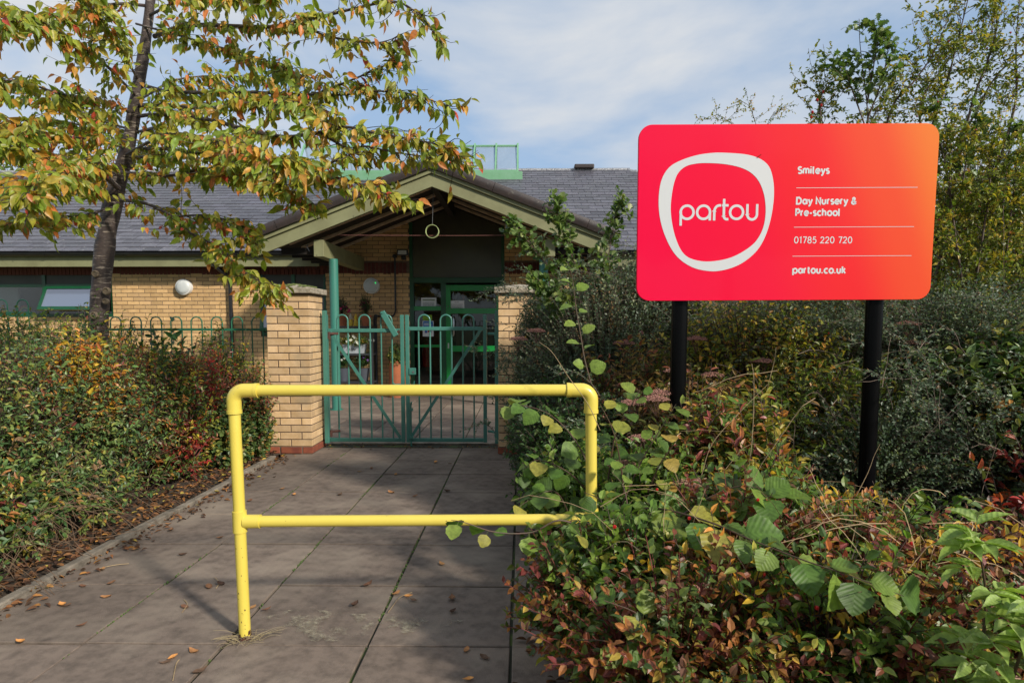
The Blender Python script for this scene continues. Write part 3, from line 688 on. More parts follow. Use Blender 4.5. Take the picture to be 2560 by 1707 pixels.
def fast_mesh(name, V, F, C, m, smooth=False):
    me = bpy.data.meshes.new(name); nv, nf = len(V), len(F)
    me.vertices.add(nv); me.vertices.foreach_set('co', V.astype(np.float32).ravel())
    me.loops.add(nf*3); me.loops.foreach_set('vertex_index', F.astype(np.int32).ravel())
    me.polygons.add(nf); me.polygons.foreach_set('loop_start', np.arange(0, nf*3, 3, dtype=np.int32))
    try: me.polygons.foreach_set('loop_total', np.full(nf, 3, dtype=np.int32))
    except Exception: pass
    me.polygons.foreach_set('use_smooth', np.full(nf, smooth, dtype=bool))
    if C is not None:
        a = me.color_attributes.new('tint', 'FLOAT_COLOR', 'POINT'); cc = np.ones((nv, 4), dtype=np.float32); cc[:, :3] = C; a.data.foreach_set('color', cc.ravel())
    me.materials.append(m); me.update(calc_edges=True); return me
class Fol:                                        # gathers leaves, builds one mesh
    def __init__(s): s.V = []; s.F = []; s.C = []; s.n = 0
    def leaves(s, P, D, N, size, width, tm, C, C2=None):
        if len(P) == 0: return
        v, f, e = TM[tm]; X, Y, Z = leaf_frames(D, N); size = np.broadcast_to(size, (len(P),))[:, None, None]
        V = P[:, None, :] + size*(v[None, :, 0:1]*width*X[:, None, :] + v[None, :, 1:2]*Y[:, None, :] + v[None, :, 2:3]*Z[:, None, :])
        if C2 is None: C2 = C*1.08
        CC = C[:, None, :]*(1-e[None, :, None]) + C2[:, None, :]*e[None, :, None]
        k = len(v); F = f[None]+(np.arange(len(P))*k)[:, None, None]+s.n
        s.V.append(V.reshape(-1, 3)); s.F.append(F.reshape(-1, 3)); s.C.append(CC.reshape(-1, 3)); s.n += len(P)*k
    def tubes(s, S, r0, r1, C, sides=3):          # S (n,K,3) polylines
        n, K, _ = S.shape
        if n == 0: return
        Tn = nrm(np.gradient(S, axis=1)); ref = np.array([.31, .22, .92]); A = nrm(np.cross(Tn, ref)); B = np.cross(Tn, A)
        r0 = np.broadcast_to(r0, (n,)); r1 = np.broadcast_to(r1, (n,))
        rad = r0[:, None]*(1-np.linspace(0, 1, K))[None]+r1[:, None]*np.linspace(0, 1, K)[None]
        ang = np.arange(sides)*2*pi/sides
        V = S[:, :, None, :]+rad[:, :, None, None]*(np.cos(ang)[None, None, :, None]*A[:, :, None, :]+np.sin(ang)[None, None, :, None]*B[:, :, None, :])
        idx = np.arange(n*K*sides).reshape(n, K, sides)+s.n
        a = idx[:, :-1, :]; b_ = np.roll(idx, -1, axis=2)[:, :-1, :]; c = np.roll(idx, -1, axis=2)[:, 1:, :]; d = idx[:, 1:, :]
        F = np.concatenate([np.stack([a, b_, c], -1).reshape(-1, 3), np.stack([a, c, d], -1).reshape(-1, 3)])
        s.V.append(V.reshape(-1, 3)); s.F.append(F); s.C.append(np.broadcast_to(np.asarray(C, float), (n*K*sides, 3))); s.n += n*K*sides
    def balls(s, P, r_, C):                       # small octahedral-ish berries
        v = np.array([(0, 0, 1), (.87, 0, .5), (.27, .83, .5), (-.7, .5, .5), (-.7, -.5, .5), (.27, -.83, .5), (.87, 0, -.5), (.27, .83, -.5), (-.7, .5, -.5), (-.7, -.5, -.5), (.27, -.83, -.5), (0, 0, -1)])
        f = [(0, i, i % 5+1) for i in range(1, 6)]+[(i, i+5, i % 5+1) for i in range(1, 6)]+[(i % 5+1, i+5, i % 5+6) for i in range(1, 6)]+[(11, i % 5+6, i+5) for i in range(1, 6)]
        f = np.array(f); P = np.asarray(P); n = len(P)
        V = P[:, None, :]+np.broadcast_to(r_, (n,))[:, None, None]*v[None]; F = f[None]+(np.arange(n)*12)[:, None, None]+s.n
        s.V.append(V.reshape(-1, 3)); s.F.append(F.reshape(-1, 3)); s.C.append(np.repeat(np.broadcast_to(C, (n, 3)), 12, axis=0)); s.n += n*12
    def build(s, name, m, parent=None, kind=None, smooth=False):
        me = fast_mesh(name, np.concatenate(s.V), np.concatenate(s.F), np.concatenate(s.C), m, smooth)
        o = bpy.data.objects.new(name, me); col.objects.link(o)
        if parent: adopt(o, parent)
        if kind: o['kind'] = kind
        return o
def curves(A, B, sag, K, rng, wob=.03):           # polylines from A to B with an arch and wobble
    t = np.linspace(0, 1, K)[None, :, None]; S = A[:, None]*(1-t)+B[:, None]*t
    S[..., 2] += (np.asarray(sag)[..., None]*(4*t[..., 0]*(1-t[..., 0])))
    L_ = np.linalg.norm(B-A, axis=1)[:, None, None]
    ph = rng.uniform(0, 6.28, (len(A), 1, 3)); S += wob*L_*np.sin(t*rng.uniform(3, 8, (len(A), 1, 3))+ph)*t*(1-t)*2
    return S
def along(S, n, t0, rng, t1=1.0):
    m_, K, _ = S.shape; t = t0+(t1-t0)*(np.arange(n)[None]+rng.random((m_, n)))/n; t = np.clip(t, 0, .9999)*(K-1)
    i = t.astype(int); fr = (t-i)[..., None]; I = np.arange(m_)[:, None]
    P = S[I, i]*(1-fr)+S[I, i+1]*fr; D = nrm(S[I, i+1]-S[I, i]); return P.reshape(-1, 3), D.reshape(-1, 3), np.repeat(np.arange(m_), n), (t/(K-1)).reshape(-1)
PAL = dict(
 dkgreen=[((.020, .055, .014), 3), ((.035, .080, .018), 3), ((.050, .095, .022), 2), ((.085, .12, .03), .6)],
 bluegreen=[((.060, .090, .052), 3), ((.090, .125, .072), 3), ((.040, .065, .036), 2), ((.18, .20, .11), 1.2), ((.17, .10, .04), .35)],
 hedgegreen=[((.040, .078, .026), 3), ((.065, .105, .030), 3), ((.10, .135, .034), 2.4), ((.18, .18, .04), 1.4), ((.24, .13, .03), .5), ((.13, .08, .04), .6)],
 spiraea=[((.13, .16, .03), 3), ((.30, .24, .04), 2), ((.34, .14, .05), 2), ((.24, .06, .05), 1), ((.07, .11, .02), 2)],
 dusky=[((.13, .07, .045), 2.2), ((.09, .05, .038), 2), ((.22, .11, .06), 2), ((.09, .11, .035), 2), ((.30, .17, .05), 1), ((.20, .045, .04), .8)],
 olive=[((.075, .115, .020), 3), ((.12, .145, .025), 3), ((.18, .185, .032), 1.8), ((.24, .13, .03), .9), ((.052, .085, .02), 1.6)],
 mixed=[((.07, .115, .022), 3), ((.18, .20, .028), 2), ((.36, .27, .035), 1.3), ((.30, .11, .03), .9), ((.16, .05, .03), .7), ((.03, .06, .02), 2)],
 golden=[((.42, .27, .03), 2.4), ((.46, .20, .035), 2.2), ((.34, .11, .03), 1.2), ((.18, .18, .03), 1.2)],
 red=[((.28, .028, .022), 2.2), ((.18, .032, .028), 2), ((.34, .08, .03), 1), ((.09, .10, .03), 2)],
 rose=[((.20, .062, .032), 1.8), ((.26, .105, .028), 1.8), ((.15, .036, .030), 1.4), ((.085, .115, .022), 3.4), ((.045, .075, .018), 2.8), ((.30, .20, .035), 1.2), ((.13, .06, .035), 1.2)],
 yellowish=[((.18, .19, .025), 3), ((.34, .27, .03), 2), ((.08, .12, .02), 2), ((.36, .18, .03), .8)],
 brownish=[((.15, .09, .035), 3), ((.24, .15, .04), 2), ((.10, .11, .025), 3), ((.22, .07, .035), 1.2)],
 lime=[((.17, .24, .04), 3), ((.22, .29, .055), 2), ((.12, .19, .03), 2)],
 hazel=[((.085, .145, .022), 3), ((.125, .18, .028), 2), ((.055, .105, .018), 2), ((.26, .24, .04), .5)],
 cherry=[((.14, .19, .022), 4), ((.21, .24, .026), 3.8), ((.29, .26, .032), 2.4), ((.38, .21, .030), 1.8), ((.42, .14, .035), .9), ((.42, .06, .035), .18)],
 briar=[((.12, .15, .022), 3), ((.18, .19, .028), 2.5), ((.36, .27, .035), 1.4), ((.06, .09, .018), 1.2)],
 litter=[((.15, .07, .030), 3), ((.085, .042, .022), 4), ((.25, .12, .035), 1.4), ((.32, .24, .05), .5), ((.05, .028, .018), 3)],
)
def pick(pal, n, rng, jit=.18):
    p = [(tuple(v*{'hedgegreen': 1.25, 'olive': 1.12, 'mixed': 1.12}.get(pal, 1) for v in q[0]), q[1]) for q in PAL[pal]]; w_ = np.array([q[1] for q in p]); c = np.array([q[0] for q in p]); i = rng.choice(len(p), n, p=w_/w_.sum())
    return c[i]*1.36*(1+rng.uniform(-jit, jit, (n, 1)))*(1+rng.uniform(-.06, .06, (n, 3)))
def blob_tips(ells, n, rng, lo=.72, hi=1.1, face=.55, zmin=.04, ok=None):
    out_ = []; vol = np.array([(e[3]*e[4]+e[3]*e[5]+e[4]*e[5]) for e in ells]); vol /= vol.sum(); E = np.array(ells)
    tot = 0
    while tot < n:
        i = rng.choice(len(ells), n, p=vol); d = nrm(rng.normal(size=(n, 3))); flip = (rng.random(n) < face) & (d[:, 1] > 0); d[flip, 1] *= -1
        neg = (d[:, 2] < 0) & (rng.random(n) < .5); d[neg, 2] *= -1
        p = E[i, :3]+d*E[i, 3:6]*rng.uniform(lo, hi, (n, 1)); k = p[:, 2] > zmin; rt = p[:, 0]/np.maximum(p[:, 1], .1); k &= ~((p[:, 1] < 3.45) & (p[:, 1] > 1) & (rt > .42) & (rt < .86) & (p[:, 2] > 1.32-.262*p[:, 1]+.25*np.clip(.50-rt, 0, .1)/.1))     # low planting in front of the right sign post
        if ok is not None: k &= ok(p)
        out_.append(np.c_[p[k], i[k]]); tot += k.sum()
        if len(out_) > 60: break
    o = np.concatenate(out_)[:n]; return o[:, :3], o[:, 3].astype(int), E
def shrub(name, label, cat, ells, n_sh, per, size, tm='six', width=.5, pal='olive', seed=1, group=None, lo=.7, hi=1.1, t0=.25, stem=(.004, .0012), stemc=(.06, .04, .03), m='leaf', up=.5, sag=.05, base=.35, face=.55, zmin=.04, ok=None, K=5, shootvar=.6, spread=.8, parent=None, twigs=True, fname='foliage', flatn=1.0, grow=0):
    rng = np.random.default_rng(seed)
    tips, ei, E = blob_tips(ells, n_sh, rng, lo, hi, face, zmin, ok)
    c = E[ei, :3]; dirv = tips-c; A = c+dirv*base*rng.uniform(.5, 1.2, (len(tips), 1)); A[:, 2] = np.maximum(A[:, 2]-E[ei, 5]*rng.uniform(.1, .45, len(tips)), .0)
    if grow: tips[:, 2] += np.where(rng.random(len(tips)) < .12, rng.uniform(0, grow, len(tips)), 0)
    S = curves(A, tips, np.linalg.norm(tips-A, axis=1)*sag, K, rng)
    P, D, si, tt = along(S, per, t0, rng)
    side = nrm(np.cross(D, nrm(rng.normal(size=D.shape)))); LD = nrm(D*rng.uniform(.2, .9, (len(P), 1))+side*spread)
    Nn = nrm(np.array([.25, -.35, 1.0])*flatn+rng.normal(size=D.shape)*.55)
    Cs = pick(pal, len(tips), rng); Cl = pick(pal, len(P), rng); use = rng.random(len(P)) < shootvar; C = np.where(use[:, None], Cs[si]*(1+rng.uniform(-.2, .2, (len(P), 1))), Cl)
    t = parent or thing(name, label, cat, (float(np.mean(E[:, 0])), float(np.mean(E[:, 1])), 0), group)
    F = Fol(); F.leaves(P, LD, Nn, size*rng.uniform(.6, 1.2, len(P)), width, tm, C, C*(1+rng.uniform(-.15, .35, (len(P), 1)))); F.build(fname, M[m], t, 'stuff')
    if twigs:
        F = Fol(); F.tubes(S, stem[0], stem[1], stemc); F.build('stems', M['stem_attr'], t, 'stuff')
    return t, S, E
M['stem_attr'] = mat('stem_bark', (.06, .04, .03), .75, attr='tint')

# pots on and by the shelf
def pot(name, label, cat, x, y, z, prof, m, group=None):
    t = thing(name, label, cat, (x, y, z), group); MB().lathe(prof, 20, (x, y, z)).build('pot', M[m], t, smooth=True); return t
terr = [(.065, 0), (.092, .16), (.104, .16), (.106, .20), (.095, .20), (.09, .185)]
def tuft(t, x, y, z, rx, rz, n, per, size, pal, seed, tm='mini', m='leaf', **kw):
    shrub('', '', '', [(x, y, z+rz*.5, rx, rx, rz)], n, per, size, tm, pal=pal, seed=seed, parent=t, stem=(.002, .001), face=.5, zmin=z, base=.1, up=1, **kw)
def blossoms(t, x, y, z, rx, rz, n, c, seed, r_=.018):
    rng = np.random.default_rng(seed); F = Fol(); d = nrm(rng.normal(size=(n, 3))); d[:, 2] = abs(d[:, 2]); P = np.array([x, y, z])+d*np.array([rx, rx, rz])
    for k in range(5):
        a = k*2*pi/5; D = np.array([cos(a), -.3, sin(a)]); F.leaves(P, np.broadcast_to(D, P.shape), np.broadcast_to(np.array([0, -1., .2]), P.shape), r_*1.3, .9, 'six', np.broadcast_to(np.array(c), P.shape)*1.0)
    F.build('blossoms', M['leaf'], t, 'stuff')
y_ = 11.62
p = at(856, 812, y_); t = pot('flower_pot', 'terracotta pot with pink flowers at the left end of the top shelf', 'flower pot', p.x, y_, zS[0], terr, 'terracotta'); tuft(t, p.x, y_, zS[0]+.2, .13, .24, 90, 7, .035, 'bluegreen', 5); blossoms(t, p.x+.04, y_-.04, zS[0]+.24, .12, .12, 16, (.6, .03, .16), 6, .022)
p = at(915, 812, y_); t = pot('flower_pot', 'terracotta pot with dark red heather on the top shelf', 'flower pot', p.x, y_, zS[0], terr, 'terracotta'); tuft(t, p.x, y_, zS[0]+.2, .12, .30, 120, 8, .025, 'dkgreen', 7); blossoms(t, p.x, y_-.02, zS[0]+.30, .11, .18, 30, (.12, .02, .025), 8, .014)
t = thing('gnome_figurines', 'pair of small yellow and white figurines between the top shelf pots', 'ornament', (at(884, 812, y_).x, y_, zS[0]))
for k, (px, hc) in enumerate(((877, (.55, .5, .42)), (890, (.75, .5, .03)))):
    x = at(px, 812, y_).x; b = MB(); b.lathe([(.035, 0), (.042, .03), (.04, .08), (.024, .12)], 12, (x, y_, zS[0])); b.build('body', mat('figure_yellow_%d' % k, (.72, .48, .04), .5), t, smooth=True)
    MB().lathe([(.012, 0), (.03, .02), (.032, .045), (.012, .07)], 12, (x, y_, zS[0]+.118)).build('head', mat('figure_face_%d' % k, hc, .5), t, smooth=True)
    MB().lathe([(.034, 0), (.018, .035), (.004, .07)], 12, (x, y_, zS[0]+.168)).build('hat', mat('figure_hat_%d' % k, (.7, .6, .45) if k == 0 else (.8, .5, .05), .5), t, smooth=True)
# trough with white pansies
a, c = at(857, 880, 11.52), at(913, 862, 11.52); t = thing('flower_trough', 'pale grey metal trough of white pansies on the middle shelf', 'planter', ((a.x+c.x)/2, 11.55, zS[1]))
b = MB(); vs = []
for z, g in ((zS[1], .03), (zS[1]+.17, 0)): vs += [(a.x+g, 11.48+g*.5, z), (c.x-g, 11.48+g*.5, z), (c.x-g, 11.66-g*.5, z), (a.x+g, 11.66-g*.5, z)]
b.add(vs, [(0, 1, 5, 4), (1, 2, 6, 5), (2, 3, 7, 6), (3, 0, 4, 7), (3, 2, 1, 0), (4, 5, 6, 7)]); b.build('trough_body', M['trough'], t, bev=.006)
mx_ = (a.x+c.x)/2
for k, g in enumerate('1864'):                    # the worn print on the trough, unreadable but for a few strokes
    MB().box(mx_-.075+k*.035, mx_-.075+k*.035+.008, 11.474, 11.484, zS[1]+.06, zS[1]+.10).build('printed_mark', M['ink'], t)
tuft(t, mx_-.12, 11.56, zS[1]+.15, .20, .12, 90, 8, .035, 'olive', 9); tuft(t, mx_+.16, 11.56, zS[1]+.15, .20, .12, 90, 8, .035, 'olive', 10)
blossoms(t, mx_-.14, 11.52, zS[1]+.20, .22, .15, 20, (.75, .75, .7), 11, .022); blossoms(t, mx_+.2, 11.52, zS[1]+.18, .18, .14, 12, (.75, .75, .7), 12, .022)
for px, lab, cc, sd in ((858, 'dark grey pot of white flowers at the left of the bottom shelf', (.6, .6, .55), 13), (908, 'dark grey pot of purple flowers at the right of the bottom shelf', (.22, .08, .35), 15)):
    x = at(px, 930, 11.6).x; t = pot('flower_pot', lab, 'flower pot', x, 11.6, zS[2], [(.08, 0), (.125, .22), (.13, .24), (.12, .24)], 'dark_pot'); tuft(t, x, 11.6, zS[2]+.24, .17, .22, 150, 9, .03, 'dkgreen', sd); blossoms(t, x, 11.55, zS[2]+.34, .15, .12, 10, cc, sd+1)
x = at(993, 930, 11.6).x; t = thing('chimney_planter', 'tall terracotta planter with a small green conifer by the door', 'planter', (x, 11.6, 0))
b = MB(); n = 32; vs = []
for z, r_ in ((0, .15), (.66, .15)): vs += [(x+r_*cos(2*pi*k/n), 11.6+r_*sin(2*pi*k/n), z+(0 if z == 0 else .025*sin(8*2*pi*k/n))) for k in range(n)]
vs += [(x+.125*cos(2*pi*k/n), 11.6+.125*sin(2*pi*k/n), .66+.025*sin(8*2*pi*k/n)) for k in range(n)]
b.add(vs, [(k, (k+1) % n, (k+1) % n+n, k+n) for k in range(n)]+[(k+n, (k+1) % n+n, (k+1) % n+2*n, k+2*n) for k in range(n)]); b.build('pot', M['terracotta'], t, smooth=True)
MB().lathe([(.124, 0), (.124, .02)], 20, (x, 11.6, .60)).build('compost', M['soil'], t)
tuft(t, x, 11.58, .60, .18, .26, 300, 12, .045, 'hedgegreen', 21)

# ------------------------------------------------------------------ double gate
GY = 6.86
gx = lambda px: at(px, 830, GY).x
def gate_leaf(label, xs0, xs1, hoops, brace, zr):
    t = thing('gate_leaf', label, 'gate', (xs0, GY, 0), 'hooped green metal gate leaves')
    for x in (xs0+.02, xs1-.02): MB().box(x-.02, x+.02, GY-.02, GY+.02, .045, 1.455).build('stile', M['teal'], t, bev=.004)
    MB().box(xs0+.041, xs1-.041, GY-.018, GY+.018, zr-.02, zr+.02).build('top_rail', M['teal'], t, bev=.004)
    MB().box(xs0+.041, xs1-.041, GY-.018, GY+.018, .05, .09).build('bottom_rail', M['teal'], t, bev=.004)
    for (a, c) in hoops:
        r_ = (c-a)/2; top = 1.455-r_; pts = [(a, GY, .09), (a, GY, top)]+[((a+c)/2-r_*cos(pi*k/12), GY, top+r_*sin(pi*k/12)) for k in range(1, 12)]+[(c, GY, top), (c, GY, .09)]
        MB().tube(pts, .0088, 10).build('hooped_bar', M['teal'], t, smooth=True)
    (bx_, bz_), (cx_, cz_) = brace; d = Vector((cx_-bx_, 0, cz_-bz_)); n_ = Vector((-d.z, 0, d.x)).normalized()*.016
    p = [Vector((bx_, 0, bz_))+n_, Vector((bx_, 0, bz_))-n_, Vector((cx_, 0, cz_))-n_, Vector((cx_, 0, cz_))+n_]
    MB().prism([(q.x, q.z) for q in p], GY-.032, GY-.0185).build('brace', M['teal'], t)
    return t
xa0, xa1, xb0, xb1 = gx(811), gx(1010), gx(1013.5), gx(1217)
Z = lambda x: 600+x/2.657
hA = [(gx(Z(645)), gx(Z(717))), (gx(Z(791)), gx(Z(864))), (gx(Z(937)), gx(Z(1009)))]
hB = [(gx(Z(1186)), gx(Z(1262))), (gx(Z(1331)), gx(Z(1405))), (gx(Z(1480)), gx(Z(1553)))]
gA = gate_leaf('left leaf of the hooped green gate with the slanting latch plate', xa0, xa1, hA, ((xa0+.06, 1.28), (xa1-.05, .10)), 1.285)
gB = gate_leaf('right leaf of the hooped green gate with the drop bolt', xb0, xb1, hB, ((xb1-.06, 1.30), (xb0+.05, .10)), 1.305)
# slanting latch plate on left leaf
mm = T(gx(Z(995)), GY-.03, 1.36) @ Matrix.Rotation(R(-30), 4, 'Y')
MB().box(-.03, .03, -.02, .012, -.155, .15, mtx=mm).build('latch_plate', M['teal'], gA, bev=.004)
MB().tube([mm @ Vector((0, -.02, .14)), mm @ Vector((0, -.04, .14))], .014, 10).build('bolt_head', M['teal'], gA)
MB().tube([mm @ Vector((.03, -.0, -.13)), mm @ Vector((.06, .0, -.12))], .012, 8).build('rusty_bolt', M['rust'], gA)
# latch tab, drop bolt, bolt sockets
MB().box(xb0+.04, xb0+.115, GY-.03, GY-.022, .80, .875).build('latch_tab', M['teal'], gB, bev=.003)
MB().tube([(xb0+.085, GY-.031, .83), (xb0+.085, GY-.034, .83)], .012, 10).build('bolt_hole', M['ink'], gB)
MB().tube([(xb0+.056, GY-.04, .0), (xb0+.056, GY-.04, .46), (xb0+.066, GY-.05, .5)], .010, 8).build('drop_bolt', M['teal'], gB, smooth=True)
for z in (.09, .40): MB().box(xb0+.04, xb0+.08, GY-.055, GY-.0205, z, z+.03).build('bolt_guide', M['teal'], gB)
MB().tube([(xb0+.04, GY-.02, .68), (xb0+.09, GY-.04, .69), (xb0+.10, GY-.04, .73)], .008, 7).build('hook', M['teal'], gB)
MB().tube([(xa1-.04, GY-.02, .69), (xa1-.1, GY-.05, .69), (xa1-.12, GY-.05, .71)], .011, 7).build('hook', M['teal'], gA)
# hinge posts fixed to the piers
def hinge_post(x, s, label):
    t = thing('hinge_post', label, 'post', (x, 6.78, 0), 'flat green hinge posts fixed to the piers')
    MB().box(x-.022, x+.022, 6.70, 6.745, .06, 1.50).build('post', M['teal'], t, bev=.003)
    for z in (1.25, .17):
        MB().tube([(x, 6.74, z), (x+s*.05, 6.82, z), (x+s*.10, GY, z)], .014, 8).build('hinge_pin', M['rust'] if s > 0 else M['teal'], t, smooth=True)
        MB().box(x-.03, x+.035, 6.746, 6.80, z-.05, z+.02).build('hinge_bracket', M['rust'] if s > 0 else M['teal'], t)
hinge_post(-2.146+.026, 1, 'flat green hinge post on the left pier with rusty hinges')
hinge_post(-.262-.0, -1, 'flat green hinge post on the right pier behind the shrubs')
b = MB().box(-2.15, -.25, 6.97, 7.03, -.01, .012); struct(b.build('threshold_strip', M['kerb']))

# ------------------------------------------------------------------ hooped railing left of the pier
def railing(label, x0, x1, y, z0, ztop, zrail, pitch, hw, n, first):
    t = thing('hooped_railing', label, 'fence', ((x0+x1)/2, y, 0))
    MB().box(x0, x1, y-.008, y+.008, zrail-.012, zrail+.012).build('top_rail', M['fence_green'], t)
    MB().box(x0, x1, y-.008, y+.008, .10, .13).build('bottom_rail', M['fence_green'], t)
    for k in range(n):
        a = first-k*pitch; c = a+hw; r_ = hw/2; top = ztop-r_
        pts = [(a, y, z0), (a, y, top)]+[((a+c)/2-r_*cos(pi*j/10), y, top+r_*sin(pi*j/10)) for j in range(1, 10)]+[(c, y, top), (c, y, z0)]
        MB().tube(pts, .0075, 8).build('hooped_bar', M['fence_green'], t, smooth=True)
    return t
FY = 6.9
fx = lambda zx: at(zx/3.36, 830, FY).x
railing('green hooped railing between the tree trunk and the left pier', fx(930)-.02, -2.62, FY, .02, at(300, 792, FY).z, at(300, 824, FY).z, (fx(2118)-fx(930))/7, fx(1021)-fx(930)-.0, 8, fx(2118))
f2 = lambda zx: at(zx/3.36, 760, 7.2).x
railing('higher section of green hooped railing at the far left below the window', f2(-700), f2(260), 7.2, .02, at(30, 749, 7.2).z, at(30, 782, 7.2).z, f2(141)-f2(-35), f2(236)-f2(141), 4, f2(141))

# ------------------------------------------------------------------ yellow barrier
bl = Vector((-1.19, 2.58, 0)); tl = at(584, 975, 2.60); brr = Vector((.31, 2.64, 0)); tr_ = at(1478, 975, 2.64)
tl.z = tr_.z = 1.070; ll_ = bl.lerp(tl, .51/1.07); lr = brr.lerp(tr_, .51/1.07)
bar = thing('barrier', 'bright yellow tubular barrier standing across the path', 'barrier', ((bl+brr)/2))
r_ = r_b = .0242; dx = (tr_-tl).normalized()
def elbow(c, s):
    pts = []; rad = .044; ux = dx*s; cc = c+ux*rad+Vector((0, 0, -rad))
    for k in range(11):
        a = pi/2*k/10; pts.append(cc - ux*rad*cos(a) + Vector((0, 0, rad*sin(a))))
    pts = [pts[0]+Vector((0, 0, -.046))]+pts+[pts[-1]+ux*.052]
    o = MB().tube(pts, .0298, 24, cap=True).build('elbow', M['yellow'], bar, smooth=True)
    MB().tube([pts[0]+Vector((0, 0, -.008)), pts[0]+Vector((0, 0, .006))], .0315, 24).build('collar', M['yellow'], o, smooth=True); MB().tube([pts[-1]+ux*.008, pts[-1]-ux*.006], .0315, 24).build('collar', M['yellow'], o, smooth=True)
elbow(tl, 1); elbow(tr_, -1)
MB().tube([tl+dx*.09, tr_-dx*.09], r_, 24).build('top_rail', M['yellow'], bar, smooth=True)
MB().tube([bl+Vector((0, 0, -.05)), ll_+Vector((0, 0, -.02)), ll_+Vector((0, 0, .02)), tl+Vector((0, 0, -.085))], r_, 24).build('post', M['yellow'], bar, smooth=True)
MB().tube([brr+Vector((0, 0, -.05)), lr, tr_+Vector((0, 0, -.085))], r_, 24).build('post', M['yellow'], bar, smooth=True)
MB().tube([ll_+dx*.08, lr-dx*.08], r_, 24).build('lower_rail', M['yellow'], bar, smooth=True)
for c, s in ((ll_, 1), (lr, -1)):
    o = MB().tube([c+Vector((0, 0, -.046)), c+Vector((0, 0, .046))], .0292, 24).build('tee_joint', M['yellow'], bar, smooth=True)
    MB().tube([c+dx*s*.02, c+dx*s*.088], .0290, 24).build('tee_branch', M['yellow'], o, smooth=True)
b = MB(); rr = random.Random(8)                                            # scraped dirt ring at the foot
for k in range(14):
    a = rr.uniform(0, 6.28); h_ = rr.uniform(0.0, .05); w_ = rr.uniform(.003, .009)
    c = Vector((bl.x+(r_+.0006)*cos(a), bl.y+(r_+.0006)*sin(a), h_)); tg = Vector((-sin(a), cos(a), 0))*w_; up = Vector((0, 0, w_*1.4))
    b.add([c-tg-up, c+tg-up*.6, c+tg*.7+up, c-tg*.8+up*.7], [(0, 1, 2, 3)])
b.build('dirt_marks', M['rust'], bar, kind='stuff')

# ------------------------------------------------------------------ nursery sign
SY_ = 3.42
c0, c1 = at(1592, 531, SY_), at(2342, 531, SY_); SWd = 1.586; SHt = .922
mid = at(1963.5, 534, SY_)
sg = thing('nursery_sign', 'large red to orange nursery sign on two black posts', 'sign', (mid.x, mid.y, 0))
RM = T(mid.x, mid.y, mid.z) @ Matrix.Rotation(YAW, 4, 'Z') @ Matrix.Rotation(R(-.28), 4, 'Y') @ Matrix.Rotation(R(1.0), 4, 'X')
m = bpy.data.materials.new('sign_print'); m.use_nodes = True; t_ = m.node_tree; pb = t_.nodes['Principled BSDF']; nn = t_.nodes.new; ll2 = t_.links.new
tcn = nn('ShaderNodeTexCoord'); sp = nn('ShaderNodeSeparateXYZ'); ll2(tcn.outputs['Object'], sp.inputs[0])
ma = nn('ShaderNodeMath'); ma.operation = 'MULTIPLY_ADD'; ll2(sp.outputs[2], ma.inputs[0]); ma.inputs[1].default_value = .34; ll2(sp.outputs[0], ma.inputs[2])
mr = nn('ShaderNodeMapRange'); mr.inputs[1].default_value = -.81; mr.inputs[2].default_value = .93; ll2(ma.outputs[0], mr.inputs[0])
cr = nn('ShaderNodeValToRGB'); e = cr.color_ramp; e.interpolation = 'EASE'
e.elements[0].position = 0; e.elements[0].color = (.84, .001, .050, 1); e.elements[1].position = 1; e.elements[1].color = (.82, .19, .022, 1)
for p_, c_ in ((.30, (.84, .002, .040, 1)), (.60, (.83, .016, .022, 1)), (.80, (.82, .068, .020, 1))): q = e.elements.new(p_); q.color = c_
ll2(mr.outputs[0], cr.inputs[0]); ll2(cr.outputs[0], pb.inputs['Base Color']); pb.inputs['Roughness'].default_value = .5; pb.inputs['Specular IOR Level'].default_value = .12; pb.inputs['Coat Weight'].default_value = .16; pb.inputs['Coat Roughness'].default_value = .06
M['sign'] = m
def rrect(w_, h_, r, n=9):
    p = []
    for cx_, cz_, a0 in ((w_/2-r, h_/2-r, 0), (-w_/2+r, h_/2-r, pi/2), (-w_/2+r, -h_/2+r, pi), (w_/2-r, -h_/2+r, 3*pi/2)):
        for k in range(n): a = a0+pi/2*k/(n-1); p.append((cx_+r*cos(a), cz_+r*sin(a)))
    return p[::-1]
pan = MB().prism(rrect(SWd, SHt, .072), -.012, .012).mesh('sign_panel', M['sign'])
po = inst('sign_panel', pan, RM, sg); bv = po.modifiers.new('bevel', 'BEVEL'); bv.width = .002; bv.segments = 2; bv.limit_method = 'ANGLE'
for px in (1699, 2190):
    x = at(px, 720, SY_+.07).x; MB().lathe([(.0445, -.1), (.0445, 2.33)], 32, (x, SY_+.07+ (x-mid.x)*YAW, 0)).build('post', M['black_alu'], sg, smooth=True)
    MB().box(x-.09, x+.09, SY_+.016, SY_+.024, 1.60, 1.64).build('fixing_channel', M['dark_metal'], sg); MB().box(x-.09, x+.09, SY_+.016, SY_+.024, 2.2, 2.24).build('fixing_channel', M['dark_metal'], sg)
def sp_(u, v): return ((u-92)/(2200-92)*SWd-SWd/2, (1315-v)/(1315-90)*SHt-SHt/2 - (u-1146)*.0049*SHt/1225)     # printed position -> panel coords (metres)
K_ = SWd/2108
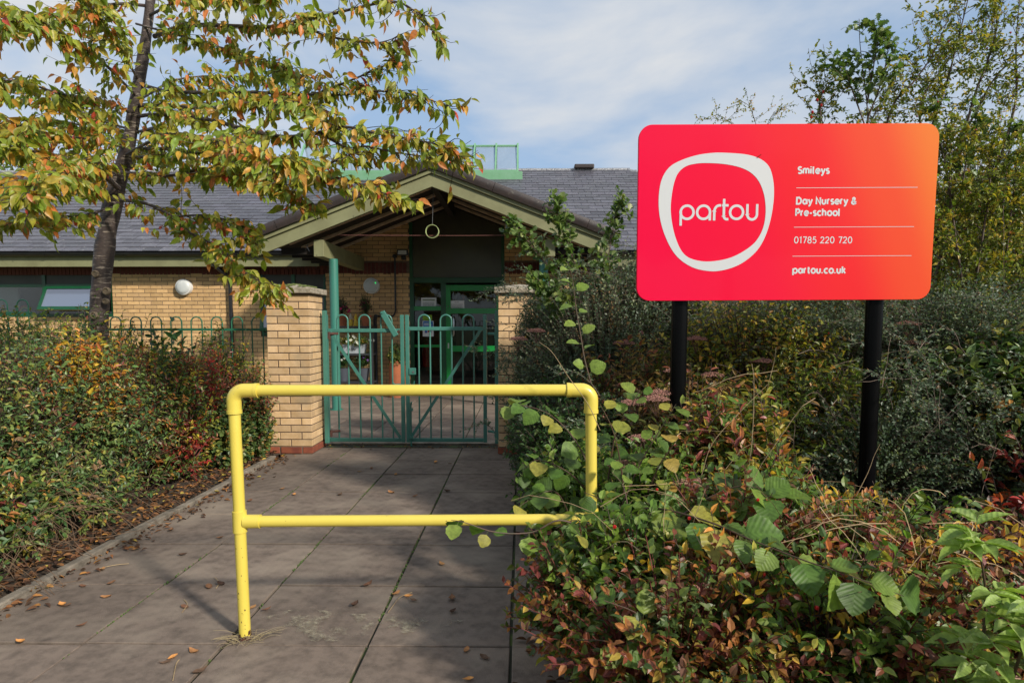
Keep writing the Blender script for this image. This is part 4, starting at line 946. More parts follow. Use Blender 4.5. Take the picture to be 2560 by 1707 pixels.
def ribbon(strokes, w_, y0):
    b = MB()
    for i, pl in enumerate(strokes):
        closed = len(pl) > 3 and abs(pl[0][0]-pl[-1][0])+abs(pl[0][1]-pl[-1][1]) < 1e-6
        if closed: pl = pl[:-1]
        P = [Vector((x, z)) for x, z in pl]; n = len(P); A = []; B = []
        for k in range(n):
            if closed: d0 = (P[k]-P[k-1]).normalized(); d1 = (P[(k+1) % n]-P[k]).normalized()
            else: d0 = (P[k]-P[max(k-1, 0)]) if k > 0 else P[1]-P[0]; d1 = (P[min(k+1, n-1)]-P[k]) if k < n-1 else P[n-1]-P[n-2]; d0 = d0.normalized(); d1 = d1.normalized()
            n0 = Vector((-d0.y, d0.x)); n1 = Vector((-d1.y, d1.x)); nn_ = (n0+n1)
            if nn_.length < 1e-4: nn_ = n0
            nn_.normalize(); s_ = min(1/max(nn_.dot(n0), .35), 2.2); A.append(P[k]+nn_*w_/2*s_); B.append(P[k]-nn_*w_/2*s_)
        y = y0-.00025*i; vs = [(a.x, y, a.y) for a in A]+[(c.x, y, c.y) for c in B]; m_ = n if closed else n-1
        b.add(vs, [(k, (k+1) % n, (k+1) % n+n, k+n) for k in range(m_)])
    return b
def arc(cx_, cy_, rx, ry, a0, a1, n=18):
    return [(cx_+rx*cos(R(a0+(a1-a0)*k/n)), cy_+ry*sin(R(a0+(a1-a0)*k/n))) for k in range(n+1)]
def circ(cx_, cy_, rx, ry, n=28): q = arc(cx_, cy_, rx, ry, 0, 360, n); q[-1] = q[0]; return q
A_ = .45
G = {
 'a': ([circ(.42, .5, .42, .48), [(.90, 1.06), (.90, -.06)]], 1.14), 'e': ([[(.02, .5), (.9, .5)]+arc(A_, .5, A_, .5, 6, 318, 24)], 1.08), 'o': ([circ(.48, .5, .48, .5)], 1.16),
 'c': ([arc(A_, .5, A_, .5, 48, 312, 24)], .98), 's': ([arc(.33, .76, .29, .25, 35, 250, 12)+arc(.33, .25, .31, .25, 80, -145, 12)], .82),
 'S': ([arc(.42, 1.07, .37, .33, 32, 245, 14)+arc(.42, .36, .41, .36, 75, -148, 14)], 1.02),
 'm': ([[(0, 1.04), (0, -.04)], arc(.32, .66, .32, .36, 180, 0, 12)+[(.64, -.04)], arc(.96, .66, .32, .36, 180, 0, 12)+[(1.28, -.04)]], 1.58),
 'h': ([[(0, 1.5), (0, -.04)], arc(.37, .63, .37, .39, 180, 0, 12)+[(.74, -.04)]], 1.04), 'r': ([[(0, 1.04), (0, -.04)], arc(.40, .60, .40, .42, 180, 88, 8)], .64),
 'u': ([[(0, 1.04), (0, .42)]+arc(.38, .40, .38, .40, 180, 360, 14)+[(.76, 1.04)]], 1.06), 'y': ([[(0, 1.04), (.42, .02)], [(.84, 1.04), (.36, -.22), (.20, -.40), (.0, -.42)]], .98),
 'i': ([[(0, 1.04), (0, -.04)], [(0, 1.30), (0, 1.52)]], .36), 'l': ([[(0, 1.5), (0, .2), (.06, .03), (.2, -.02)]], .44), 't': ([[(.2, 1.36), (.2, .24), (.28, .04), (.5, .0)], [(-.04, 1.0), (.5, 1.0)]], .70),
 'p': ([[(0, 1.04), (0, -.46)], circ(.48, .5, .48, .5)], 1.16), 'k': ([[(0, 1.5), (0, -.04)], [(.62, 1.04), (.06, .45)], [(.22, .60), (.68, -.04)]], .88),
 'D': ([[(0, 0), (0, 1.4), (.42, 1.4)]+arc(.42, .7, .62, .7, 90, -90, 18)+[(0, 0)]], 1.30), 'N': ([[(0, -.06), (0, 1.4), (.92, 0), (.92, 1.46)]], 1.22), 'P': ([[(0, -.06), (0, 1.4), (.42, 1.4)]+arc(.42, .99, .42, .41, 90, -90, 14)+[(0, .58)]], 1.02),
 '&': ([[(.98, -.04), (.30, .86), (.22, 1.1)]+arc(.46, 1.12, .24, .26, 180, 0, 10)+[(.62, .90), (.16, .58)]+arc(.40, .33, .38, .34, 150, 330, 12)+[(.94, .62)]], 1.24),
 '-': ([[(.02, .52), (.46, .52)]], .66), '.': ([[(.0, -.06), (.0, .17)]], .36), ' ': ([], .50),
 '0': ([circ(.44, .7, .44, .70)], 1.10), '1': ([[(.0, 1.16), (.28, 1.38), (.28, -.04)]], .60), '7': ([[(0, 1.38), (.78, 1.38), (.28, -.04)]], .96),
 '8': ([circ(.42, 1.04, .34, .34), circ(.42, .35, .41, .36)], 1.04), '5': ([[(.72, 1.38), (.18, 1.38), (.10, .78)]+arc(.38, .44, .40, .44, 115, -150, 16)], 1.0),
 '2': ([arc(.40, .98, .38, .40, 168, -20, 12)+[(.0, .02), (.82, .02)]], 1.0),
}
def text(s, u0, u1, vbase, xh, stroke, label):
    tot = sum(G[c][1]+.20 for c in s)-.42; sx = (u1-u0)/tot; u = u0
    grp = None
    for c in s:
        st, adv = G[c]
        if st:
            pl = [[sp_(u+x*sx, vbase-z*xh) for x, z in q] for q in st]
            me = ribbon(pl, stroke*K_, -.0130).mesh('letter', M['white_print']); o = inst('letter', me, RM, sg)
        u += (adv+.20)*sx
text('Smileys', 1218, 1434, 428, 31, 11.6, '')
text('Day Nursery &', 1216, 1636, 639, 31, 11.6, '')
text('Pre-school', 1214, 1524, 719, 31, 11.6, '')
text('01785 220 720', 1210, 1618, 911, 30.5, 6.6, '')
text('partou.co.uk', 1208, 1580, 1122, 31, 11.6, '')
for q in ([circ(441, -697, 46, 46), [(397, -694), (397, -790)]], [circ(558, -697, 46, 46), [(603, -694), (603, -754)]], [[(634, -754), (634, -692)]+arc(671, -692, 37, 43, 180, 90, 10)+[(682, -649)]],
          [[(702, -604), (702, -722)]+arc(724, -722, 22, 23, 180, 262, 7)+[(735, -745)], [(688, -649), (734, -649)]], [circ(792, -697, 46, 46)], [[(868, -640), (868, -710)]+arc(902.5, -710, 34.5, 37, 180, 360, 16)+[(937, -640)]]):
    inst('letter', ribbon([[sp_(x, -y) for x, y in st] for st in q], 17.5*K_, -.0130).mesh('letter', M['white_print']), RM, sg)
for v, ua, ub in ((526, 1209, 2066), (798.5, 1203, 2056), (1001.5, 1200, 2049)):
    x0, z = sp_(ua, v); x1, z2 = sp_(ub, v); z = (z+z2)/2
    inst('rule_line', MB().add([(x0, -.0130, z-.0012), (x1, -.0130, z-.0012), (x1, -.0130, z+.0012), (x0, -.0130, z+.0012)], [(0, 1, 2, 3)]).mesh('rule_line', M['white_print']), RM, sg)
def smooth_loop(pts, per=5):
    n = len(pts); o = []
    for i in range(n):
        p0, p1, p2, p3 = [np.array(pts[(i+k-1) % n], float) for k in range(4)]
        for j in range(per):
            t = j/per; o.append(.5*((2*p1)+(-p0+p2)*t+(2*p0-5*p1+4*p2-p3)*t*t+(-p0+3*p1-3*p2+p3)*t**3))
    return o
outer = smooth_loop([(690, 287), (850, 299), (950, 330), (1012, 382), (1042, 465), (1053, 565), (1046, 680), (1025, 790), (990, 890), (940, 970), (860, 1040), (770, 1085), (660, 1109), (560, 1102), (480, 1078), (400, 1028), (340, 960), (290, 865), (256, 765), (240, 665), (240, 565), (254, 480), (282, 420), (325, 373), (400, 335), (500, 304), (600, 289)])
inner = smooth_loop([(600, 358), (700, 365), (800, 385), (880, 420), (940, 478), (980, 565), (997, 660), (995, 750), (975, 830), (930, 905), (860, 962), (780, 1005), (700, 1029), (600, 1041), (520, 1033), (450, 1008), (402, 958), (362, 870), (337, 775), (325, 680), (329, 590), (346, 490), (375, 422), (430, 378), (510, 360)])
def polar(lp, n=120):
    c = np.array((655, 700.)); a = np.array([math.atan2(-(p[1]-c[1]), p[0]-c[0]) for p in lp]); r_ = np.array([np.hypot(*(p-c)) for p in lp]); o = np.argsort(a); a = a[o]; r_ = r_[o]
    th = np.linspace(-pi, pi, n, endpoint=False); rr_ = np.interp(th, a, r_, period=2*pi); return [(c[0]+q*cos(t), c[1]-q*sin(t)) for t, q in zip(th, rr_)]
po_, pi_ = polar(outer), polar(inner); n = len(po_)
b = MB(); b.add([(sp_(*p)[0], -.0130, sp_(*p)[1]) for p in po_]+[(sp_(*p)[0], -.0130, sp_(*p)[1]) for p in pi_], [(k, (k+1) % n, (k+1) % n+n, k+n) for k in range(n)])
inst('logo_ring', b.mesh('logo_ring', M['white_print']), RM, sg)
u, v = sp_(945, 305)
o = MB().tube([RM @ Vector((u-.012, -.016, v-.010)), RM @ Vector((u+.004, -.018, v+.004))], .003, 6).build('leaf_scrap', M['hip'], None); tag(o, 'tiny red leaf scrap stuck on top of the logo ring', 'leaf')

# ------------------------------------------------------------------ cherry tree
def P3(zx, zy, Y, s=2.613, ox=0, oy=0): return at(ox+zx/s, oy+zy/s, Y)
TY = 5.6
tree = thing('cherry_tree', 'young cherry tree with green and orange autumn leaves beside the left hedge', 'tree', at(250, 900, TY)*1)
tree.location.z = 0
def sm(pts, per=4):                                # Catmull-Rom through 3D points
    p = [Vector(q) for q in pts]; p = [p[0]*2-p[1]]+p+[p[-1]*2-p[-2]]; o = []
    for i in range(1, len(p)-2):
        for j in range(per):
            t = j/per; o.append(.5*((2*p[i])+(-p[i-1]+p[i+1])*t+(2*p[i-1]-5*p[i]+4*p[i+1]-p[i+2])*t*t+(-p[i-1]+3*p[i]-3*p[i+1]+p[i+2])*t**3))
    return o+[p[-2]]
tk = [(at(250, 1000, TY)[0], TY, -.05)]+[at(x, y, TY+d) for x, y, d in ((248, 860, 0), (249, 770, 0), (254, 700, 0), (262, 620, 0), (272, 560, 0), (284, 500, .0), (303, 430, -.03), (320, 370, -.05), (334, 290, -.08), (345, 220, -.1), (360, 130, -.1), (372, 40, -.1), (380, -40, -.1), (392, -160, -.1))]
tr_r = [.10, .083, .074, .080, .078, .073, .078, .060, .055, .052, .049, .044, .038, .034, .028]
tp = sm(tk, 4); rs = np.interp(np.linspace(0, len(tk)-1, len(tp)), range(len(tk)), tr_r); rng = np.random.default_rng(4); rs = rs*(1+.05*np.sin(np.arange(len(rs))*.9)+rng.uniform(-.03, .03, len(rs)))
MB().tube(tp, [float(q) for q in rs], 18).build('trunk', M['bark'], tree, smooth=True)
for (zx, zy, rr_) in ((800, 620, .03), (893, 765, .034), (788, 970, .034), (885, 850, .026)):
    p = at(zx/3.36, 500+zy/3.36, TY-.085); d_ = .01
    MB().lathe([(rr_, -.02), (rr_*1.05, .006), (rr_*.75, .012), (rr_*.62, .004), (.002, .003)], 16, p, 'y').build('pruned_knot', M['scar'], tree, smooth=True)
BR = [  # source-pixel paths with depth; start radius
 ([(386, 92, 5.5), (440, 71, 5.3), (497, 63, 5.1), (590, 66, 4.9), (689, 67, 4.7), (746, 52, 4.6), (804, 42, 4.5), (900, 19, 4.4), (985, 5, 4.3), (1045, 35, 4.2), (1108, 108, 4.1)], .024),
 ([(746, 52, 4.6), (800, 85, 4.5), (868, 100, 4.4), (940, 108, 4.35), (1000, 92, 4.3)], .010),
 ([(352, 212, 5.5), (421, 230, 5.3), (500, 231, 5.1), (612, 231, 4.9), (700, 234, 4.8), (780, 236, 4.7), (831, 219, 4.6), (895, 194, 4.5), (960, 165, 4.4), (990, 150, 4.35)], .020),
 ([(700, 234, 4.8), (847, 238, 4.6), (927, 229, 4.4), (1007, 232, 4.3), (1060, 246, 4.2), (1128, 267, 4.1)], .010),
 ([(348, 264, 5.5), (406, 262, 5.2), (509, 272, 4.9), (600, 262, 4.6), (680, 250, 4.4), (770, 262, 4.2), (850, 290, 4.0)], .022),
 ([(346, 291, 5.5), (394, 287, 5.2), (513, 298, 4.8), (612, 323, 4.5), (710, 342, 4.3), (800, 331, 4.1), (863, 318, 4.0), (927, 331, 3.95), (991, 342, 3.9), (1054, 353, 3.85), (1118, 368, 3.8), (1142, 390, 3.8)], .020),
 ([(800, 334, 4.1), (879, 375, 4.0), (911, 366, 3.95), (975, 379, 3.9), (1054, 391, 3.85), (1120, 395, 3.8)], .009),
 ([(325, 379, 5.5), (383, 371, 5.1), (490, 383, 4.7), (590, 410, 4.4), (680, 430, 4.2), (770, 440, 4.0), (860, 450, 3.9), (930, 470, 3.8), (990, 500, 3.75)], .020),
 ([(770, 440, 4.0), (840, 400, 3.9), (895, 380, 3.8)], .008),
 ([(292, 500, 5.5), (364, 509, 5.2), (431, 542, 4.9), (476, 583, 4.7), (550, 619, 4.5), (595, 667, 4.3), (655, 708, 4.2), (668, 722, 4.2)], .017),
 ([(431, 542, 4.9), (521, 539, 4.7), (610, 568, 4.5), (640, 610, 4.4)], .009),
 ([(300, 430, 5.5), (420, 440, 5.0), (520, 420, 4.7), (612, 436, 4.4), (689, 459, 4.2), (785, 509, 4.1)], .016),
 ([(318, 385, 5.5), (420, 335, 4.7), (520, 350, 4.2), (600, 360, 3.9), (680, 390, 3.7), (740, 400, 3.6)], .014),
 ([(363, 15, 5.5), (306, 10, 5.2), (230, 19, 4.9), (150, 40, 4.6), (60, 50, 4.3), (-40, 90, 4.1)], .016),
 ([(340, 240, 5.5), (250, 150, 4.7), (160, 90, 4.2), (90, 50, 3.9), (0, 60, 3.6)], .014),
 ([(322, 280, 5.5), (268, 256, 5.2), (210, 245, 4.9), (145, 233, 4.5), (50, 205, 4.0), (-60, 200, 3.6)], .019),
 ([(308, 369, 5.5), (249, 352, 5.1), (184, 344, 4.7), (90, 330, 4.2), (20, 300, 3.8)], .014),
 ([(296, 470, 5.5), (240, 425, 5.0), (180, 405, 4.6), (107, 387, 4.2), (46, 367, 3.9), (-30, 340, 3.6)], .030),
 ([(285, 500, 5.5), (230, 470, 5.0), (150, 455, 4.5), (60, 470, 4.0), (-30, 480, 3.7)], .018),
 ([(280, 520, 5.5), (200, 540, 5.1), (110, 540, 4.6), (20, 560, 4.2)], .014),
 ([(300, 440, 5.5), (220, 400, 4.6), (150, 420, 3.9), (110, 450, 3.4), (60, 500, 3.1)], .014),
 ([(345, 200, 5.5), (300, 120, 4.8), (260, 60, 4.4), (200, -20, 4.2)], .012),
 ([(372, 40, 5.5), (480, -10, 5.0), (600, 0, 4.7), (700, -20, 4.4)], .014),
 ([(345, 330, 5.5), (420, 320, 6.1), (540, 380, 6.5), (660, 400, 6.8)], .014),
 ([(330, 420, 5.5), (240, 330, 6.0), (120, 300, 6.4), (20, 330, 6.6)], .014),
 ([(345, 330, 5.5), (250, 300, 5.9), (150, 260, 6.1), (30, 250, 6.3)], .012),
 ([(300, 440, 5.5), (200, 450, 5.9), (80, 420, 6.2)], .012),
 ([(350, 250, 5.5), (440, 200, 5.9), (560, 190, 6.1), (680, 200, 6.2)], .011),
 ([(320, 390, 5.5), (430, 400, 6.0), (560, 440, 6.2), (660, 470, 6.3)], .011),
 ([(340, 60, 5.5), (520, 110, 5.2), (660, 150, 5.0), (760, 190, 4.8)], .010),
]
rng = np.random.default_rng(21); SEGS = []; twA = []; twB = []
for pts, r0 in BR:
    pp = sm([at(*p) for p in pts], 4); n = len(pp); k = .0032
    MB().tube(pp, [float(.72*r0*(1-i/(n-1))**.8+k*.6) for i in range(n)], 8).build('branch', M['bark'], tree, smooth=True)
    q = np.array([tuple(v) for v in pp]); L_ = np.linalg.norm(np.diff(q, axis=0), axis=1).sum(); m_ = int(L_*20)+6
    S = q[None]; P, D, _, tt = along(S, m_, .06, rng)
    for p, d, t in zip(P, D, tt):
        dd = nrm(rng.normal(size=3)*np.array([1, 1, .22])+d*.8+np.array([0, -.15, .02])); ln = rng.uniform(.10, .36)*(1.15-.5*t)
        twA.append(p); twB.append(p+dd*ln)
    P, D, _, tt = along(S, max(2, int(L_*5)), .75, rng)        # leading shoots near the tips
    SEGS.append(q)
twA = np.array(twA); twB = np.array(twB); tw = curves(twA, twB, rng.uniform(-.06, .03, len(twA)), 5, rng)
F = Fol(); F.tubes(tw, .0035, .0012, (.06, .04, .03)); F.build('twigs', M['stem_attr'], tree, 'stuff')
Ps = []; Ds = []
P, D, si, _ = along(tw, 8, .10, rng); Ps.append(P); Ds.append(D)
for q in SEGS:
    L_ = np.linalg.norm(np.diff(q, axis=0), axis=1).sum(); P, D, _, _ = along(q[None], int(L_*34), .25, rng); Ps.append(P); Ds.append(D)
P = np.concatenate(Ps); D = np.concatenate(Ds); n = len(P)
down = np.array([0, 0, -1.0]); side = nrm(np.cross(D, rng.normal(size=D.shape)))
LD = nrm(D*.50+down*rng.uniform(.2, 1.4, (n, 1))+side*.6+rng.normal(size=(n, 3))*.12)
Nn = nrm(rng.normal(size=(n, 3))*.6+np.array([.3, -.7, .45]))
P = P+side*.008
size = rng.uniform(.042, .086, n)*rng.choice([1, 1.15], n)
sh = rng.random(len(twA)); 
cl = pick('cherry', n, rng, .2); c2 = cl*(1.0+rng.uniform(-.1, .3, (n, 1)))
edge = rng.random(n) < .28; c2[edge] = c2[edge]*.4+np.array([.34, .12, .03])*.6
keep = (P[:, 1] > 1.9); d_ = P-np.array([0, 0, CAM_H]); zz = d_@np.array(_F); uu = 1280+FPX*(d_@np.array(_Rt))/zz; vv_ = 934-FPX*(d_@np.array(_U))/zz; ax = np.interp(-vv_, [-1000, -700, -560, -500, -430, -290, -130, -40, 160], [248, 254, 272, 284, 303, 334, 360, 372, 392]); keep &= ~((np.abs(uu-ax) < 34) & (P[:, 1] < 5.65) & (rng.random(n) < np.where(vv_ > 440, .9, .72))); keep &= ~((uu > 740) & (rng.random(n) < np.clip((uu-740)/260, 0, .5)))
P, LD, Nn, size, cl, c2 = [a[keep] for a in (P, LD, Nn, size, cl, c2)]
# the 300 leaves that show largest are parts of their own
def proj(P):
    d = P-np.array([0, 0, CAM_H]); F_ = np.array(_F); Rr = np.array(_Rt); U_ = np.array(_U); z = d@F_; return 1280+FPX*(d@Rr)/z, 934-FPX*(d@U_)/z, z
u_, v_, z_ = proj(P); inside = (u_ > 10) & (u_ < 2550) & (v_ > 10); score = np.where(inside, size/z_, 0); order = np.argsort(-score); single = order[:300]; rest = order[300:]
F = Fol(); F.leaves(P[rest], LD[rest], Nn[rest], size[rest], .46, 'ovate', cl[rest], c2[rest]); F.build('foliage', M['leaf'], tree, 'stuff', smooth=True)
def leaf_meshes(pal, tm, m, n, seed, width=1.0, red=.25, name='leaf'):
    rg = np.random.default_rng(seed); v, f, e = TM[tm]; o = []
    for k in range(n):
        vv = v*np.array([width, 1, 1]); vv = vv+rg.normal(size=v.shape)*np.array([.010, .01, .022]); c = pick(pal, 1, rg, .15); c2 = c*1.15 if rg.random() > red else c*.4+np.array([.34, .12, .03])*.6
        o.append(fast_mesh(name, vv, f, c*(1-e[:, None])+c2*e[:, None], m, True))
    return o
def place_leaves(parent, P, D, N, size, meshes, rng, name='leaf'):
    X, Y, Zz = leaf_frames(D, N)
    for i in range(len(P)):
        s = float(size[i]); mtx = Matrix(((X[i][0]*s, Y[i][0]*s, Zz[i][0]*s, P[i][0]), (X[i][1]*s, Y[i][1]*s, Zz[i][1]*s, P[i][1]), (X[i][2]*s, Y[i][2]*s, Zz[i][2]*s, P[i][2]), (0, 0, 0, 1)))
        o = bpy.data.objects.new(name, meshes[int(rng.integers(len(meshes)))]); col.objects.link(o); o.matrix_basis = mtx; adopt(o, parent)
lm = leaf_meshes('cherry', 'ovate', M['leaf'], 14, 5, .46); place_leaves(tree, P[single], LD[single], Nn[single], size[single], lm, rng)

# ------------------------------------------------------------------ left hedge
okL = lambda p: (p[:, 0] < -2.56+.12*np.sin(p[:, 1]*3)) | (p[:, 2] > 99)
def hedge(*a, **k): return shrub(*a, ok=okL, **k)
hedge('evergreen_shrub', 'large olive green evergreen shrub at the far left below the window', 'shrub', [(-4.7, 4.6, .50, 1.15, 1.2, 1.08), (-5.8, 5.6, .6, 1.3, 1.0, 1.12), (-4.3, 5.5, .5, .8, .7, .98)], 3900, 12, .045, 'six', .45, 'olive', 31, grow=.14, base=.6, shootvar=.75)
hedge('evergreen_shrub', 'dark green small leaved shrub at the front of the left hedge by the path', 'shrub', [(-3.42, 3.75, .42, .74, .85, .84), (-3.40, 4.55, .45, .74, .8, .84)], 3000, 12, .040, 'six', .46, 'hedgegreen', 32, m='leaf_gloss', base=.55, grow=.08)
hedge('evergreen_shrub', 'dark green leafy shrub at the lower left edge of the photo', 'shrub', [(-3.35, 2.75, .36, .72, .75, .74), (-3.02, 3.0, .22, .46, .95, .42), (-2.98, 3.9, .2, .38, .7, .36)], 3300, 12, .043, 'six', .46, 'hedgegreen', 33, m='leaf_gloss', base=.55)
hedge('mixed_shrub', 'green and amber shrub in front of the cherry trunk', 'shrub', [(-3.85, 5.5, .5, .85, .75, .92), (-3.15, 5.35, .45, .52, .7, .74)], 2700, 11, .045, 'lance', .38, 'mixed', 34, grow=.18, base=.55, shootvar=.85)
hedge('golden_shrub', 'golden yellow and orange shrub rising in the left of the hedge', 'shrub', [(-3.75, 3.65, .75, .36, .4, .62), (-3.75, 3.1, .6, .30, .3, .60)], 260, 10, .056, 'lance', .38, 'golden', 35, base=.6, shootvar=.8, grow=.1)
hedge('golden_shrub', 'orange leaved shrub in the middle of the left hedge', 'shrub', [(-3.20, 4.5, .72, .34, .32, .56)], 260, 10, .056, 'lance', .38, 'golden', 36, base=.6, grow=.1)
hedge('mixed_shrub', 'rusty orange and pink tinged sprays through the middle right of the left hedge', 'shrub', [(-3.15, 5.0, .62, .46, .55, .56), (-3.35, 4.1, .62, .5, .5, .60)], 420, 10, .040, 'lance', .40, 'rose', 43, base=.7, lo=.85, grow=.1)
hedge('golden_shrub', 'low orange tinged shrub low in the hedge near the kerb', 'shrub', [(-2.95, 3.35, .30, .36, .3, .30)], 180, 9, .045, 'lance', .36, 'spiraea', 37, base=.5)
hedge('red_shrub', 'crimson leaved shrub at the right end of the left hedge', 'shrub', [(-2.98, 5.75, .55, .36, .5, .60), (-2.85, 5.2, .3, .22, .3, .32)], 400, 11, .038, 'six', .42, 'red', 38, grow=.16, base=.45, stemc=(.15, .03, .02))
hedge('mixed_shrub', 'thin yellow green shrub against the railing left of the pier', 'shrub', [(-3.05, 6.3, .50, .48, .35, .80)], 760, 10, .045, 'lance', .38, 'mixed', 39, grow=.22, base=.35, lo=.5)
okP = lambda p: (p[:, 0] < -2.40) & ((p[:, 0] < -2.62) | (p[:, 1] < 6.36))
shrub('ivy_shrub', 'dense green ivy and small red leaves at the foot of the left pier', 'shrub', [(-2.70, 6.08, .30, .26, .26, .42), (-2.78, 5.75, .3, .25, .3, .40)], 820, 11, .036, 'round', .8, 'hedgegreen', 40, ok=okP, base=.5)
shrub('mixed_shrub', 'straggly reddish shrub over the ivy beside the left pier', 'shrub', [(-2.66, 6.05, .52, .27, .24, .42)], 320, 9, .038, 'six', .45, 'rose', 41, ok=okP, base=.4, grow=.12)
t, S, E = hedge('broadleaf_shrub', 'broad leaved shrub shoots in front of the railing right of the trunk', 'shrub', [(-3.60, 6.3, .78, .30, .2, .60)], 34, 9, .10, 'lance', .42, 'dkgreen', 42, base=.2, m='leaf_gloss')

# ------------------------------------------------------------------ right hand shrubbery
okR = lambda p: (p[:, 0] > -.10+.07*np.sin(p[:, 1]*2.3)) | (p[:, 2] > 1.45)
okR2 = lambda p: okR(p) & ~((p[:, 0] < .26) & (p[:, 1] > 6.3))
CT = dict(tm='mini', width=.66, pal='bluegreen', stem=(.0026, .0009), stemc=(.11, .08, .065), shootvar=.8)
shrub('cotoneaster', 'dense grey green small leaved cotoneaster between the right pier and the sign', 'shrub', [(.76, 5.25, .76, .86, .85, 1.12), (.50, 5.7, .6, .62, .6, .95), (1.25, 5.3, .8, .6, .6, 1.08), (.36, 5.80, .85, .46, .42, .86)], 6400, 19, .027, ok=okR2, base=.5, sag=.10, grow=.22, seed=51, **CT)
shrub('cotoneaster', 'grey green cotoneaster sprays hanging across the front of the right pier', 'shrub', [(.16, 5.72, .80, .28, .34, .82), (.12, 5.1, .45, .24, .5, .55)], 1700, 18, .027, ok=okR2, base=.45, sag=.08, seed=50, **CT)
shrub('cotoneaster', 'spreading dark cotoneaster behind the sign posts', 'shrub', [(1.95, 4.9, .75, 1.0, .85, .98), (3.0, 4.7, .75, 1.1, .9, .98)], 5000, 18, .027, base=.5, sag=.12, grow=.2, seed=52, **CT)
shrub('cotoneaster', 'low arching cotoneaster at the right behind the sign post', 'shrub', [(3.0, 3.9, .45, .9, .7, .62), (2.2, 3.9, .40, .75, .5, .56)], 3300, 17, .024, base=.45, sag=.12, seed=53, **CT)
def sprays(label, roots, n, L0, L1, seed, size=.022, per=34, pal='bluegreen', name='arching_cotoneaster', parent=None):
    rng = np.random.default_rng(seed); R0 = np.array(roots)[rng.integers(0, len(roots), n)]+rng.normal(size=(n, 3))*np.array([.22, .2, .10]); az = rng.uniform(0, 2*pi, n); ln = rng.uniform(L0, L1, n); up = rng.uniform(.25, 1.0, n)
    B_ = R0+np.c_[np.cos(az)*ln, -np.abs(np.sin(az))*ln*.8, up*ln*.55]; S = curves(R0, B_, ln*.22, 8, rng, .03); t = thing(name, label, 'shrub', (float(R0[:, 0].mean()), float(R0[:, 1].mean()), 0))
    P, D, si, tt = along(S, 9, .2, rng); sd = nrm(np.cross(D, rng.normal(size=D.shape))); Q = P+nrm(sd+D*.8)*rng.uniform(.04, .12, (len(P), 1)); S2 = curves(P, Q, np.zeros(len(P)), 8, rng, .02)
    F = Fol(); F.tubes(S, .0026, .001, (.12, .09, .07)); F.tubes(S2, .001, .0006, (.12, .09, .07)); F.build('stems', M['stem_attr'], t, 'stuff')
    F = Fol()
    for SS, pr in ((S, per), (S2, 9)):
        P, D, si, tt = along(SS, pr, .1, rng); sd = nrm(np.cross(D, np.array([0, 0, 1.])+rng.normal(size=D.shape)*.4))*np.where(rng.random(len(P)) < .5, 1, -1)[:, None]; LD = nrm(sd+D*.5+rng.normal(size=D.shape)*.2); Nn = nrm(np.array([.2, -.4, 1.])+rng.normal(size=D.shape)*.4)
        F.leaves(P, LD, Nn, size*rng.uniform(.6, 1.15, len(P)), .6, 'mini', pick(pal, len(P), rng))
    F.build('foliage', M['leaf'], t, 'stuff'); return t
sprays('feathery cotoneaster sprays arching above the shrub beside the canopy', [(.55, 5.4, 1.45), (.9, 5.2, 1.55), (1.3, 5.3, 1.55), (.35, 5.7, 1.35)], 120, .3, .7, 151)
sprays('long arching cotoneaster sprays between and behind the sign posts', [(1.7, 4.5, 1.2), (2.2, 4.4, 1.1), (2.7, 4.3, 1.2), (3.1, 4.2, 1.1), (2.4, 3.9, .8)], 190, .35, .8, 152)
sprays('low cotoneaster sprays spilling left from the shrubs beside the path', [(.25, 5.0, .7), (.2, 4.3, .55), (.45, 4.0, .7), (.2, 5.6, .95)], 90, .15, .35, 153)
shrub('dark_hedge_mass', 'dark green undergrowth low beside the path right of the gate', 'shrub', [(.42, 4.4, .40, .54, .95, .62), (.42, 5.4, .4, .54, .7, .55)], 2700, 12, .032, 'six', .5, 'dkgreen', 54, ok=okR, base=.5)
shrub('hawthorn', 'tall dense olive and yellow hawthorn at the right behind the sign', 'shrub', [(4.7, 6.3, 1.2, 1.6, .8, 1.60), (4.2, 5.9, 2.0, .6, .5, 1.1), (3.4, 6.4, .9, .9, .6, 1.0)], 3400, 11, .046, 'six', .55, 'mixed', 75, base=.45, grow=.8, shootvar=.75)
shrub('yellow_shrub', 'yellowing shrub filling the gap behind the left sign post', 'shrub', [(1.55, 4.3, .85, .70, .5, .74), (2.45, 5.2, 1.15, .8, .5, .80)], 1900, 10, .042, 'six', .5, 'yellowish', 55, base=.4, grow=.15)
shrub('willow_leaved_shrub', 'green lance leaved shrub between the sign posts', 'shrub', [(1.75, 4.0, .55, .7, .4, .60), (2.3, 4.15, .6, .4, .4, .58)], 700, 10, .058, 'lance', .28, 'olive', 58, base=.4, grow=.12)
t_sp, S_sp, E_sp = shrub('spiraea', 'brown tinged spiraea with faded flower heads left of the left sign post', 'shrub', [(1.05, 3.75, .50, .55, .5, .58), (.75, 4.2, .6, .5, .4, .66)], 1200, 11, .050, 'lance', .34, 'brownish', 56, base=.35, grow=.12)
shrub('spiraea', 'orange and green spiraea behind the right end of the barrier', 'shrub', [(1.30, 3.15, .48, .50, .35, .50), (1.0, 3.25, .5, .32, .3, .48)], 1000, 11, .056, 'lance', .38, 'spiraea', 57, base=.35, grow=.1)
shrub('leafy_undershrub', 'fresh green undershrub around the foot of the right barrier post', 'shrub', [(.62, 3.05, .30, .42, .35, .48), (.36, 3.5, .3, .42, .4, .46), (.42, 2.32, .30, .40, .26, .38)], 900, 10, .050, 'ovate', .55, 'hazel', 59, ok=okR, base=.4)
